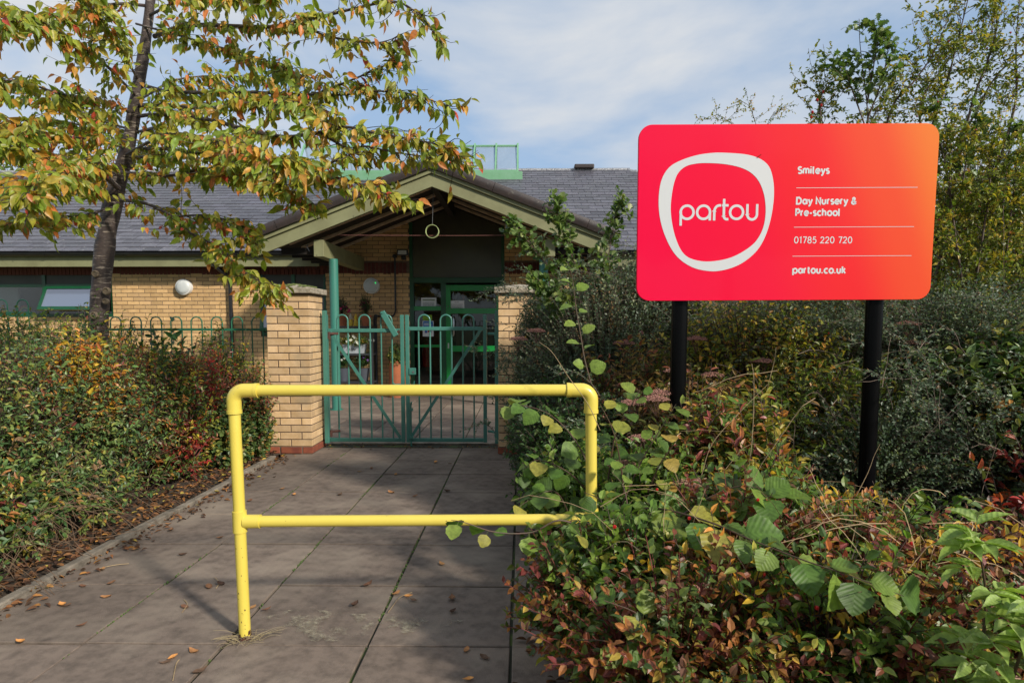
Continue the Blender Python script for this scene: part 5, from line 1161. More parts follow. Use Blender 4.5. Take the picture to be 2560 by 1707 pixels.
# foreground
okF = lambda p: (p[:, 0] > -.10+.05*np.sin(p[:, 1]*5)) & (p[:, 1] > 1.15)
RS = dict(tm='six', width=.60, stemc=(.16, .035, .03), shootvar=.7)
shrub('wild_rose', 'red and orange wild rose bush in the foreground right of the path', 'shrub', [(.50, 2.05, .22, .48, .44, .42), (.85, 2.45, .35, .42, .32, .44), (.28, 2.35, .22, .36, .42, .40)], 1150, 15, .035, pal='rose', ok=okF, base=.3, grow=.1, lo=.35, seed=61, **RS)
shrub('wild_rose', 'orange leaved rose bush in the bottom middle of the shrubbery', 'shrub', [(1.20, 2.05, .26, .5, .42, .40), (1.35, 2.5, .35, .42, .35, .40)], 900, 15, .035, pal='rose', ok=okF, base=.3, grow=.08, lo=.35, seed=62, **RS)
shrub('wild_rose', 'dusky brownish rose bush in front of the right sign post', 'shrub', [(1.95, 2.5, .22, .50, .42, .32), (2.5, 2.9, .24, .5, .4, .36), (1.75, 3.0, .15, .5, .4, .32)], 950, 14, .036, pal='dusky', base=.3, grow=.04, lo=.45, seed=63, **RS)
shrub('wild_rose', 'small russet rose bush in the bottom right corner', 'shrub', [(1.75, 1.95, .18, .5, .4, .36)], 620, 14, .033, pal='rose', ok=okF, base=.3, lo=.45, seed=64, **RS)
shrub('green_undershrub', 'yellow green undershrub poking through the middle of the rose bushes', 'shrub', [(.95, 2.6, .40, .45, .35, .46), (1.55, 2.75, .38, .45, .3, .46), (1.0, 2.0, .3, .5, .3, .38)], 420, 9, .048, 'ovate', .5, 'hazel', 70, ok=okF, base=.3, grow=.06)
shrub('golden_sprigs', 'yellow and amber leaved sprigs in the foreground shrubbery', 'shrub', [(.8, 2.15, .3, .5, .4, .42), (1.6, 2.5, .4, .6, .4, .42), (1.3, 3.0, .55, .4, .3, .45)], 150, 9, .045, 'lance', .42, 'golden', 74, ok=okF, base=.3, lo=.8, grow=.1)
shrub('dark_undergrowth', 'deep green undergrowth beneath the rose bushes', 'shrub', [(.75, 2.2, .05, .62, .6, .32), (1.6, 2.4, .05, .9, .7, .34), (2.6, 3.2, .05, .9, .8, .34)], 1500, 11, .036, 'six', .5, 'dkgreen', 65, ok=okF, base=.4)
shrub('red_vine', 'crimson and orange leaved plant low at the right edge', 'shrub', [(2.55, 3.25, .45, .35, .25, .36), (2.9, 3.4, .5, .3, .25, .34)], 110, 8, .065, 'lance', .46, 'red', 66, base=.4)
shrub('viburnum', 'glossy dark green viburnum at the right edge behind the sign', 'shrub', [(3.05, 3.95, .85, .55, .45, .50)], 420, 9, .085, 'ovate', .45, 'hedgegreen', 67, m='leaf_gloss', base=.5, stem=(.006, .002))
shrub('viburnum', 'small dark green viburnum low at the right edge', 'shrub', [(3.1, 3.5, .45, .35, .3, .32)], 140, 9, .075, 'ovate', .45, 'hedgegreen', 68, m='leaf_gloss', base=.5)

# faded flower heads
def heads(t, pts, rr_, seed, c=(.34, .17, .13)):
    rng = np.random.default_rng(seed); F = Fol()
    for p in pts:
        n = 420; d = nrm(rng.normal(size=(n, 3))); d[:, 2] = abs(d[:, 2])*.5; Q = np.array(p)+d*np.array([rr_, rr_, rr_*.75])*rng.uniform(.4, 1, (n, 1))
        F.balls(Q, rng.uniform(.002, .0042, n), np.array(c)*(1+rng.uniform(-.35, .4, (n, 1))))
        A = np.repeat(np.array([p])-np.array([0, 0, rr_*1.1]), 14, 0); F.tubes(np.stack([A, Q[:14]], 1), .0012, .0008, (.12, .06, .04))
    F.build('flower_heads', M['flower_brown'], t, 'stuff')
heads(t_sp, [at(x, y, Y_) for x, y, Y_ in ((1640, 1000, 3.3), (1905, 905, 3.9), (1650, 985, 3.5), (2270, 812, 4.1), (2290, 860, 4.1), (1740, 850, 4.0), (1560, 860, 4.2), (1690, 930, 3.7), (1600, 1100, 3.2), (1730, 1210, 2.8), (1555, 1165, 2.9), (1780, 940, 3.9), (1840, 860, 4.2), (1340, 830, 4.6), (1295, 850, 4.7), (1700, 1250, 2.8), (1580, 1010, 3.4))], .075, 71)
t_ = thing('spent_flower_plant', 'tall stem with a brown feathery seed head in the lower right foreground', 'plant', at(2320, 1500, 2.0)); heads(t_, [at(2330, 1480, 2.0), at(2345, 1520, 2.0)], .045, 72, (.22, .10, .04))

# hazel: big pleated leaves, each a leaf of its own
def hazel_mesh(seed, c):
    rg = np.random.default_rng(seed); ny = 9; V = [(0, 0, 0)]; F = []; 
    prof = [(0.06, .24), (.17, .40), (.30, .48), (.44, .52), (.57, .50), (.70, .41), (.81, .28), (.91, .13)]
    bend = rg.uniform(.1, .45); tw_ = rg.uniform(-.2, .2)
    for i, (y, x) in enumerate(prof):
        j = 1+rg.uniform(-.05, .05); ser = .025 if i % 2 else -.012
        for s in (0, 1, -1): V.append((s*(x+ser)*j, y+(.04 if s else 0), (.20+tw_*s)*abs(s)*x-bend*y*y+(.012 if i % 2 else -.012)*abs(s)+rg.uniform(-.008, .008)))
    V.append((0, 1.0, -bend)); tip = len(V)-1
    F += [(0, 2, 1), (0, 1, 3)]
    for i in range(len(prof)-1):
        a = 1+3*i; b_ = a+3; F += [(a, a+1, b_+1), (a, b_+1, b_), (a, b_, b_+2), (a, b_+2, a+2)]
    a = 1+3*(len(prof)-1); F += [(a, a+1, tip), (a, tip, a+2)]
    V = np.array(V); cc = np.array(c)*(1+rg.uniform(-.12, .12, (len(V), 1))); return fast_mesh('leaf', V, np.array(F), cc, M['leaf_big'], True)
HZ = [hazel_mesh(k, pick('hazel', 1, np.random.default_rng(k+50), .12)[0]) for k in range(16)]; HY = [hazel_mesh(k+30, c) for k, c in enumerate(((.34, .32, .05), (.36, .26, .05), (.24, .26, .04)))]
HL = [hazel_mesh(k+60, c) for k, c in enumerate(((.20, .29, .045), (.25, .33, .06), (.17, .26, .04)))]
def stem_path(pts, r0, parent, m='cane', per=5, name='stem'):
    pp = sm(pts, per); n = len(pp); MB().tube(pp, [r0*(1-.75*i/(n-1)) for i in range(n)], 7).build(name, M[m], parent, smooth=True); return np.array([tuple(v) for v in pp])
def hazel(label, paths, n_per, size, seed, meshes=HZ, m='cane', group=None, extra=None, name='hazel_shrub', nz=(.1, -.5, 1.0), dz=-.25, t0=.15, seg=(0, -.2, 0)):
    rng = np.random.default_rng(seed); t = thing(name, label, 'shrub', (*paths[0][0][:2], 0), group)
    for pts in paths:
        q = stem_path(pts, .0045, t, m); L_ = np.linalg.norm(np.diff(q, axis=0), axis=1).sum(); n = max(2, int(L_*n_per))
        P, D, _, tt = along(q[None], n, t0, rng)
        al = np.where(np.arange(n) % 2 == 0, 1., -1.)[:, None]; sd = nrm(np.cross(D, np.array([0, -.5, 1.])))*al
        LD = nrm(D*.5+sd*1.0+np.array([0, 0, dz])+np.array(seg)+rng.normal(size=(n, 3))*.22); Nn = nrm(np.array(nz)+rng.normal(size=(n, 3))*.35)
        pet = .018; P2 = P+LD*pet
        F = Fol(); F.tubes(np.stack([P, P2], 1), .0012, .001, (.14, .16, .05)); F.build('leaf_stalks', M['stem_attr'], t, 'stuff')
        sz = size*rng.uniform(.65, 1.15, n)*(1.05-.35*tt); place_leaves(t, P2, LD, Nn, sz, meshes if rng.random() > .0 else meshes, rng)
    return t
A3 = lambda *p: [at(*q) for q in p]
hazel('light green hazel shoot standing upright behind the barrier corner', [A3((1478, 960, 3.3), (1462, 900, 3.32), (1452, 840, 3.35), (1440, 770, 3.38), (1432, 700, 3.4), (1424, 672, 3.4))], 20, .088, 81, HL, t0=.05, dz=-.1)
hazel('green hazel branches around the right end of the barrier', [A3((1500, 1250, 2.9), (1450, 1120, 2.95), (1380, 1040, 3.0), (1300, 1012, 3.05), (1262, 1020, 3.1)), A3((1520, 1200, 2.9), (1540, 1080, 2.85), (1580, 1010, 2.8), (1600, 975, 2.8)), A3((1500, 1260, 3.0), (1420, 1180, 3.0), (1340, 1150, 3.0), (1300, 1190, 3.0)), A3((1540, 1300, 2.8), (1590, 1180, 2.8), (1640, 1090, 2.8), (1690, 1010, 2.8)), A3((1560, 1420, 2.4), (1500, 1330, 2.4), (1440, 1300, 2.42), (1390, 1320, 2.42)), A3((1560, 1400, 2.45), (1530, 1310, 2.45), (1500, 1250, 2.48), (1460, 1230, 2.5)), A3((1560, 1400, 2.45), (1570, 1300, 2.45), (1560, 1220, 2.5), (1530, 1180, 2.5)), A3((1440, 1330, 2.9), (1400, 1240, 2.9), (1360, 1230, 2.85), (1290, 1270, 2.8))], 20, .092, 82, HZ+HY[:1])
hazel('yellowing hazel branch right of the barrier post', [A3((1560, 1230, 2.7), (1550, 1150, 2.68), (1530, 1070, 2.65), (1500, 1010, 2.65)), A3((1620, 1230, 2.7), (1650, 1160, 2.65), (1700, 1090, 2.6))], 14, .10, 83, HY+HZ[:1])
hazel('hazel twig with drooping leaves over the lower yellow rail', [A3((1480, 1330, 2.45), (1400, 1300, 2.4), (1330, 1330, 2.38), (1240, 1330, 2.35), (1160, 1305, 2.33), (1128, 1300, 2.33))], 13, .080, 84, HL+HZ[:6], dz=-.7, t0=.2)
hazel('long hazel branch of big leaves across the right foreground', [A3((1500, 1310, 2.6), (1620, 1270, 2.45), (1760, 1300, 2.2), (1880, 1350, 2.0), (2010, 1400, 1.85), (2130, 1440, 1.75), (2260, 1490, 1.68)), A3((1720, 1240, 2.5), (1800, 1250, 2.4), (1900, 1240, 2.3), (1960, 1245, 2.25)), A3((1700, 1290, 2.4), (1780, 1240, 2.4), (1850, 1215, 2.35), (1930, 1225, 2.3))], 17, .128, 85, HZ, dz=-.3, t0=.12, seg=(0, -.35, 0))
hazel('cluster of hazel leaves low in the foreground shrubbery', [A3((1600, 1700, 1.9), (1560, 1620, 1.9), (1500, 1600, 1.9), (1440, 1600, 1.9)), A3((1600, 1700, 1.9), (1620, 1620, 1.88), (1600, 1540, 1.86), (1510, 1500, 1.85))], 14, .098, 86, HZ, dz=-.35, seg=(0, -.3, 0))
hazel('single hazel leaf spray beside the right post of the sign', [A3((1760, 1080, 3.1), (1800, 1030, 3.1), (1850, 1010, 3.1))], 12, .11, 87, HZ)

# ash sapling at the lower right
def pinnate(label, stems, n_leaf, ll, nl, size, seed, pal_meshes, name='ash_sapling', up=.2, cat='sapling'):
    rng = np.random.default_rng(seed); t = thing(name, label, cat, (*stems[0][0][:2], 0))
    for pts in stems:
        q = stem_path(pts, .006, t, 'cane'); P, D, _, tt = along(q[None], n_leaf, .1, rng)
        for i in range(n_leaf):
            a = rng.uniform(0, 6.28); s = np.array([cos(a), sin(a)*.8-.2, up+rng.uniform(-.2, .2)]); s = nrm(s+D[i]*.35); L1 = ll*rng.uniform(.7, 1.1)*(1.1-.5*tt[i]); e_ = P[i]+s*L1+np.array([0, 0, -L1*.25]); R_ = curves(P[i][None], e_[None], np.array([L1*.12]), 6, rng, .02)
            F = Fol(); F.tubes(R_, .0016, .001, (.16, .18, .05)); F.build('leaf_stalk', M['stem_attr'], t, 'stuff')
            Q, Dq, _, t2 = along(R_, nl, .25, rng); al = np.where(np.arange(nl) % 2 == 0, 1., -1.)[:, None]; sd = nrm(np.cross(Dq, np.array([0, 0, 1.])))*al
            LD = nrm(sd*1.0+Dq*.6+rng.normal(size=(nl, 3))*.12); LD[-1] = nrm(Dq[-1]); Nn = nrm(np.array([0, -.25, 1.])+rng.normal(size=(nl, 3))*.3)
            place_leaves(t, Q, LD, Nn, size*rng.uniform(.75, 1.15, nl), pal_meshes, rng, 'leaflet')
    return t
AL = [fast_mesh('leaflet', TM['ovate'][0]*np.array([.40, 1, 1]), TM['ovate'][1], np.array([c]*len(TM['ovate'][0]))*(1+np.random.default_rng(k).uniform(-.08, .08, (len(TM['ovate'][0]), 1))), M['leaf_big'], True) for k, c in enumerate(((.32, .44, .10), (.40, .50, .16), (.27, .38, .07), (.22, .32, .06)))]
pinnate('light green ash sapling in the bottom right corner', [A3((2470, 1790, 1.75), (2455, 1650, 1.7), (2465, 1500, 1.68), (2450, 1380, 1.66), (2440, 1325, 1.66)), A3((2500, 1800, 1.7), (2530, 1700, 1.65), (2560, 1600, 1.6), (2575, 1500, 1.6))], 13, .11, 6, .085, 91, AL)

# oak saplings
def oak(label, stems, seed, n=60, twl=.28, size=.055, pal='mixed_oak', per=7):
    rng = np.random.default_rng(seed); t = thing('oak_sapling', label, 'sapling', (*stems[0][0][:2], 0)); A = []; B = []
    for pts in stems:
        q = stem_path(pts, .006, t, 'cane'); P, D, _, tt = along(q[None], n, .25, rng)
        dd = nrm(D*.9+rng.normal(size=D.shape)*.7); A.append(P); B.append(P+dd*(twl*rng.uniform(.3, 1, (n, 1))*(1.15-.7*tt[:, None])))
    A = np.concatenate(A); B = np.concatenate(B); S = curves(A, B, np.zeros(len(A)), 4, rng); F = Fol(); F.tubes(S, .0028, .001, (.08, .05, .035)); F.build('twigs', M['stem_attr'], t, 'stuff')
    P, D, si, _ = along(S, per, .3, rng); LD = nrm(D*.6+nrm(rng.normal(size=D.shape))*.8); Nn = nrm(np.array([.2, -.4, .9])+rng.normal(size=D.shape)*.6); C = pick(pal, len(P), rng)
    F = Fol(); F.leaves(P, LD, Nn, size*rng.uniform(.6, 1.25, len(P)), .95, 'oak', C); F.build('foliage', M['leaf'], t, 'stuff', smooth=True); return t
PAL['mixed_oak'] = [((.08, .13, .03), 3), ((.12, .17, .045), 2), ((.17, .20, .06), 1), ((.05, .09, .02), 2)]
oak('pale oak sapling spreading its twigs in front of the right side of the canopy', [A3((1475, 800, 5.0), (1430, 740, 5.0), (1350, 640, 4.95), (1310, 590, 4.9), (1275, 560, 4.9)), A3((1480, 800, 5.0), (1450, 700, 5.0), (1420, 610, 4.95), (1400, 560, 4.95), (1390, 510, 4.9)), A3((1490, 800, 5.0), (1510, 700, 5.0), (1530, 590, 5.0), (1548, 500, 4.95)), A3((1480, 820, 5.0), (1400, 750, 4.9), (1340, 700, 4.9))], 95, 48, .26, .054)
oak('young oak sapling rising above the sign near its right end', [A3((2190, 800, 4.6), (2172, 500, 4.6), (2170, 300, 4.6), (2160, 200, 4.6), (2150, 110, 4.6), (2148, 48, 4.6)), A3((2168, 260, 4.6), (2180, 190, 4.55), (2192, 120, 4.5), (2200, 90, 4.5)), A3((2168, 300, 4.6), (2205, 200, 4.55), (2222, 110, 4.5)), A3((2168, 330, 4.6), (2120, 200, 4.6), (2085, 150, 4.6))], 96, 20, .24, .052, per=6)
oak('bushy oak leaves behind the right top corner of the sign', [A3((2380, 700, 4.8), (2370, 450, 4.8), (2340, 330, 4.8), (2330, 260, 4.8)), A3((2400, 500, 4.8), (2420, 380, 4.8), (2440, 300, 4.8)), A3((2500, 600, 5.0), (2520, 400, 5.0), (2540, 330, 5.0))], 97, 24, .28, .056, per=6)

# tall briars at the right
def briar(label, canes, seed, n_tw=26, twl=.42, per=11, size=.026, pal='briar', hips=10, lead=.012, tall=True):
    rng = np.random.default_rng(seed); t = thing('tall_briar', label, 'shrub', (*canes[0][0][:2], 0)); A = []; B = []
    for pts in canes:
        q = stem_path(pts, lead if tall else .006, t, 'cane'); L_ = np.linalg.norm(np.diff(q, axis=0), axis=1).sum(); n = int(n_tw*L_/1.5)+3; P, D, _, tt = along(q[None], n, .15, rng)
        dd = nrm(D*.7+rng.normal(size=D.shape)*np.array([1, .6, .8])); A.append(P); B.append(P+dd*(twl*rng.uniform(.25, 1, (n, 1))))
    A = np.concatenate(A); B = np.concatenate(B); S = curves(A, B, rng.uniform(-.05, .06, len(A)), 6, rng, .05)
    P2, D2, s2, _ = along(S, 3, .3, rng); B2 = P2+nrm(D2*.6+rng.normal(size=D2.shape)*.7)*rng.uniform(.05, .16, (len(P2), 1)); S2 = curves(P2, B2, np.zeros(len(P2)), 6, rng, .03)
    F = Fol(); F.tubes(S, .0026, .0012, (.075, .045, .035)); F.tubes(S2, .0014, .0007, (.09, .05, .04)); F.build('twigs', M['stem_attr'], t, 'stuff')
    SS = np.concatenate([S, S2]); P, D, si, _ = along(SS, per, .12, rng); LD = nrm(D*.5+nrm(rng.normal(size=D.shape))); Nn = nrm(np.array([.2, -.3, .9])+rng.normal(size=D.shape)*.6)
    Cs = pick(pal, len(SS), rng)[si]*(1+rng.uniform(-.2, .2, (len(P), 1))); Cl = pick(pal, len(P), rng); C = np.where(rng.random((len(P), 1)) < .6, Cs, Cl)
    F = Fol(); F.leaves(P, LD, Nn, size*rng.uniform(.6, 1.25, len(P)), .55, 'six', C); F.build('foliage', M['leaf'], t, 'stuff')
    if hips:
        F = Fol(); k = rng.choice(len(S2), hips); F.balls(S2[k, -1]-np.array([0, 0, .006]), rng.uniform(.006, .009, hips), np.array([.3, .02, .02])); F.build('rose_hips', M['hip'], t, 'stuff')
    return t
briar('tall wild rose canes with yellowing leaves rising above the sign', [A3((2180, 700, 4.8), (2200, 420, 4.8), (2230, 270, 4.8), (2280, 210, 4.8), (2330, 140, 4.75), (2372, 45, 4.7)), A3((2200, 700, 4.8), (2300, 400, 4.8), (2360, 230, 4.8), (2390, 120, 4.75), (2420, 0, 4.7)), A3((2150, 700, 4.8), (2120, 420, 4.8), (2060, 320, 4.8), (2050, 250, 4.8), (2070, 215, 4.8)), A3((2150, 700, 4.8), (2140, 450, 4.8), (2180, 300, 4.8), (2240, 200, 4.8))], 101, 30, .36, 9, size=.030)
briar('arching wild rose thicket in the upper right corner', [A3((2340, 700, 5.0), (2380, 420, 5.0), (2440, 280, 5.0), (2500, 180, 4.95), (2600, 110, 4.9)), A3((2340, 700, 5.0), (2420, 300, 5.0), (2470, 150, 5.0), (2492, 60, 4.95), (2485, -60, 4.9)), A3((2450, 600, 5.0), (2500, 400, 5.0), (2540, 250, 5.0), (2540, 120, 5.0), (2550, -20, 5.0)), A3((2380, 600, 5.0), (2300, 300, 5.0), (2350, 180, 5.0), (2420, 100, 5.0))], 102, 24, .38, 9, size=.030)
briar('dense yellow green rose thicket behind the right edge of the sign', [A3((2450, 1000, 4.6), (2420, 800, 4.6), (2390, 600, 4.6), (2370, 450, 4.6), (2350, 350, 4.6)), A3((2480, 1000, 4.7), (2500, 800, 4.7), (2520, 600, 4.7), (2540, 420, 4.7)), A3((2400, 1000, 4.6), (2440, 700, 4.6), (2470, 500, 4.6), (2480, 380, 4.6)), A3((2560, 900, 4.7), (2580, 700, 4.7), (2590, 500, 4.7)), A3((2500, 1000, 4.9), (2420, 700, 5.0), (2380, 550, 5.0)), A3((2560, 1000, 4.9), (2480, 750, 5.2), (2440, 600, 5.2))], 103, 60, .42, 10, size=.034)
briar('olive rose thicket behind the middle of the sign', [A3((1800, 900, 5.6), (1850, 700, 5.6), (1900, 520, 5.6)), A3((2000, 900, 5.6), (2050, 650, 5.6), (2100, 450, 5.6)), A3((2200, 900, 5.6), (2250, 650, 5.6), (2300, 450, 5.6)), A3((2400, 900, 5.8), (2420, 650, 5.8), (2450, 450, 5.8)), A3((1650, 900, 5.6), (1660, 750, 5.6), (1700, 650, 5.6))], 104, 60, .42, 10, pal='olive', size=.036)
briar('slender distant branch tips peeping over the top of the sign', [A3((1900, 600, 7.5), (1905, 400, 7.5), (1880, 280, 7.5), (1850, 250, 7.5)), A3((1900, 500, 7.5), (1860, 350, 7.5), (1800, 290, 7.5), (1770, 300, 7.5)), A3((1900, 500, 7.5), (1915, 330, 7.5), (1935, 280, 7.5))], 105, 9, .30, 7, hips=0, pal='yellowish', tall=False)
# bare twigs with berries left of the sapling
t = thing('bare_briar', 'bare thin briar stems with red hips above the sign', 'shrub', at(2050, 600, 4.6)); rng = np.random.default_rng(7)
q = stem_path(A3((2060, 500, 4.6), (2052, 300, 4.6), (2056, 265, 4.6), (2085, 235, 4.6), (2110, 215, 4.6)), .004, t); stem_path(A3((2053, 282, 4.6), (2040, 282, 4.6), (2032, 281, 4.6)), .002, t); stem_path(A3((2056, 268, 4.6), (2055, 240, 4.6), (2058, 228, 4.6)), .002, t)
for p in A3((2031, 281, 4.6), (2028, 294, 4.6), (2053, 264, 4.6), (2058, 230, 4.6), (2043, 251, 4.6)): MB().lathe([(.002, -.010), (.008, -.004), (.009, .004), (.003, .011)], 8, p).build('rose_hip', M['hip'], t, smooth=True)

# dry stems, berries, arching bare twigs in the shrubbery
rng = np.random.default_rng(77)
def dry(label, pts_list, r_, m, name='dry_stem', cat='stem', group=None):
    for i, pts in enumerate(pts_list):
        pp = sm(pts, 5); n = len(pp); o = MB().tube(pp, [r_*(1-.6*k/(n-1)) for k in range(n)], 5).build(name, M[m]); tag(o, label[i] if isinstance(label, list) else label, cat, group)
dry(['pale dry grass stem arching over the barrier corner', 'long dry stem crossing in front of the left sign post', 'dry yellow stem rising before the right sign post', 'dry forked stem at the foot of the right sign post', 'curved bare stem at the bottom of the foreground shrubbery', 'bleached stem leaning in the foreground roses'],
    [A3((1500, 1075, 2.55), (1470, 1010, 2.5), (1420, 940, 2.5), (1380, 880, 2.5), (1348, 855, 2.5)), A3((1750, 1200, 2.8), (1780, 1110, 2.8), (1850, 1030, 2.8), (1920, 960, 2.8)), A3((1860, 1250, 2.7), (1880, 1100, 2.7), (1885, 960, 2.75), (1880, 910, 2.8)), A3((2140, 1240, 3.0), (2170, 1180, 3.0), (2185, 1140, 3.0), (2200, 1110, 3.0)), A3((1790, 1707, 1.9), (1830, 1670, 1.9), (1880, 1655, 1.9), (1900, 1640, 1.9)), A3((1960, 1660, 1.9), (1990, 1690, 1.9), (2040, 1700, 1.9))], .0019, 'straw')
def loose_stems(name, label, ells, n, L0, L1, seed, c, r0=.0018, cat='stems', okf=None):
    rng = np.random.default_rng(seed); tips, ei, E = blob_tips(ells, n, rng, .7, 1.15, .8, .05, okf); d = nrm(rng.normal(size=(n, 3))*np.array([1, .7, .9])+np.array([0, -.2, .5])); A = tips-d*rng.uniform(L0, L1, (n, 1)); A[:, 2] = np.maximum(A[:, 2], .0)
    S = curves(A, tips, rng.uniform(-.03, .08, n), 6, rng, .05); F = Fol(); F.tubes(S, r0, r0*.5, c); o = F.build(name, M['stem_attr'], None, 'stuff'); tag(o, label, cat)
loose_stems('dry_grass_stems', 'pale dry stems sticking out of the foreground rose bushes', [(.9, 2.4, .4, .8, .5, .45), (1.6, 2.5, .35, .9, .6, .45), (1.2, 3.1, .55, .8, .4, .5)], 130, .2, .45, 201, (.40, .28, .15))
loose_stems('bare_twigs', 'grey bare twigs among the shrubs behind the sign', [(2.3, 3.9, .5, 1.3, .6, .7), (2.8, 4.3, .9, .9, .5, .7)], 150, .25, .55, 202, (.22, .16, .12))
loose_stems('hedge_stems', 'bare brown stems at the foot of the left hedge', [(-3.0, 3.9, .12, .42, 1.6, .34)], 520, .2, .5, 203, (.16, .10, .06), okf=lambda p: p[:, 0] < -2.58)
F = Fol(); n = 70; tips, ei, E = blob_tips([(.9, 2.3, .35, .7, .5, .42), (2.0, 3.2, .5, 1.2, .6, .45), (2.2, 4.6, .8, 1.3, .6, .8)], n, rng, .9, 1.08, .9, .1); F.balls(tips, rng.uniform(.0055, .0085, n), np.array([.42, .012, .012])); o = F.build('red_berries', M['hip'], None, 'stuff'); tag(o, 'scattered red berries and hips through the right shrubbery', 'berries')

# ------------------------------------------------------------------ fallen leaves
def litter(name, label, n, fx_, fy_, size, seed, zf=.006, dens=None):
    rng = np.random.default_rng(seed); x = fx_(rng, n); y = fy_(rng, n); P = np.c_[x, y, np.full(n, zf)+rng.uniform(0, .012, n)]; D = nrm(rng.normal(size=(n, 3))*np.array([1, 1, .12])); Nn = nrm(np.array([0, 0, 1.])+rng.normal(size=(n, 3))*.35); C = pick('litter', n, rng)
    F = Fol(); F.leaves(P, D, Nn, size*rng.uniform(.5, 1.2, n), .5, 'ovate', C); o = F.build(name, M['litter'], None, 'stuff'); tag(o, label, 'leaf litter'); return o
litter('leaf_litter', 'band of brown and yellow fallen leaves along the left kerb', 430, lambda r, n: -2.46+np.abs(r.normal(size=n))*.085-.03*r.random(n), lambda r, n: 1.6+4.7*np.clip(r.random(n)+.06*np.sin(np.arange(n)), 0, 1), .045, 301)
litter('leaf_litter', 'brown leaf litter on the soil under the left hedge', 2400, lambda r, n: -2.53-np.abs(r.normal(size=n))*.28, lambda r, n: r.uniform(1.2, 6.4, n), .046, 302, .03)
litter('leaf_litter', 'small brown leaves gathered at the foot of the gate', 150, lambda r, n: r.uniform(-2.2, -.1, n), lambda r, n: 6.80+r.normal(size=n)*.07, .035, 303)
litter('leaf_litter', 'dead brown leaves along the right edge of the path', 200, lambda r, n: .14-np.abs(r.normal(size=n))*.07+.06*r.random(n), lambda r, n: r.uniform(1.9, 6.2, n), .05, 304)
rl = random.Random(12)
LM = []
for k in range(7):
    rg = np.random.default_rng(k+400); v, f, e = TM['ovate']; vv = v*np.array([.5, 1, 1]); cu = rg.uniform(.5, 1.6); vv[:, 2] = .30*np.abs(vv[:, 0])*2*cu+.25*(vv[:, 1]-.5)**2*4+rg.normal(size=len(v))*.03; vv[:, 2] -= vv[:, 2].min(); c = pick('litter', 1, rg, .1)*rg.uniform(1.5, 2.3)
    LM.append(fast_mesh('fallen_leaf', vv, f, np.repeat(c, len(v), 0), M['litter'], True))
spots = [(455, 1516), (160, 1519), (180, 1512), (250, 1495), (520, 1465), (545, 1460), (640, 1515), (655, 1530), (1010, 1495), (1025, 1500), (1000, 1480), (1130, 1505), (1125, 1535), (1110, 1415), (910, 1470), (445, 1640), (430, 1655), (495, 1635), (425, 1330), (445, 1390), (350, 1370), (630, 1250), (735, 1240), (845, 1240), (970, 1230), (1045, 1240), (1110, 1228), (905, 1180), (930, 1170), (1090, 1155), (1120, 1160), (990, 1185), (290, 1455), (300, 1345), (260, 1420), (200, 1465), (1185, 1700), (1200, 1640), (1170, 1620), (560, 1345), (880, 1520), (700, 1225), (190, 1570), (60, 1610), (480, 1690), (430, 1310)]
seen_ = {}
for i, (px, py) in enumerate(spots):
    p = gr(px, py); s = rl.uniform(.045, .075); mtx = T(p.x, p.y, .003) @ Matrix.Rotation(rl.uniform(0, 6.28), 4, 'Z') @ Matrix.Diagonal((s, s, s*.8, 1))
    o = inst('fallen_leaf', LM[i % 7], mtx); c_ = LM[i % 7].color_attributes['tint'].data[0].color; hue = 'yellow' if c_[1] > .6*c_[0] else ('dark brown' if c_[0] < .15 else ('orange brown' if c_[0] > .28 else 'brown'))
    where = 'before the barrier' if p.y < 2.55 else ('behind the barrier' if p.y < 3.6 else ('midway to the gate' if p.y < 4.6 else 'near the gate'))
    side_ = 'left edge' if p.x < -1.86 else ('left middle' if p.x < -1.25 else ('right middle' if p.x < -.65 else 'right edge'))
    lb = ('larger ' if s > .06 else 'small ')+hue+' leaf on the '+side_+' of the path '+where; seen_.setdefault(lb, []).append((p.y, o)); tag(o, lb, 'leaf', 'dry leaves on the paving')
for lb, ls in seen_.items():
    if len(ls) > 1:
        for k, (_, o) in enumerate(sorted(ls, key=lambda q: q[0])): o['label'] = ('nearest ' if k == 0 else ('farthest ' if k == len(ls)-1 else ('second ', 'third ', 'fourth ')[min(k, 3)-1]))+lb
for i, pts in enumerate(((( 540, 1470), (548, 1455), (536, 1442)), ((455, 1530), (468, 1510), (460, 1498)), ((970, 1530), (1000, 1492), (1030, 1480)), ((240, 1422), (285, 1412), (322, 1408)), ((432, 1700), (440, 1660), (448, 1648)))):
    pp = [gr(x, y, .006) for x, y in pts]; o = MB().tube(sm(pp, 4), .002, 5).build('leaf_stalk', M['straw']); tag(o, ['curled leaf stalk left of the barrier foot', 'thin stalk beside the brown leaf left of the barrier', 'pale stalk across the crumpled leaf right of the barrier', 'long dry stalk near the left kerb', 'long thin stalk at the bottom of the path'][i], 'stalk')
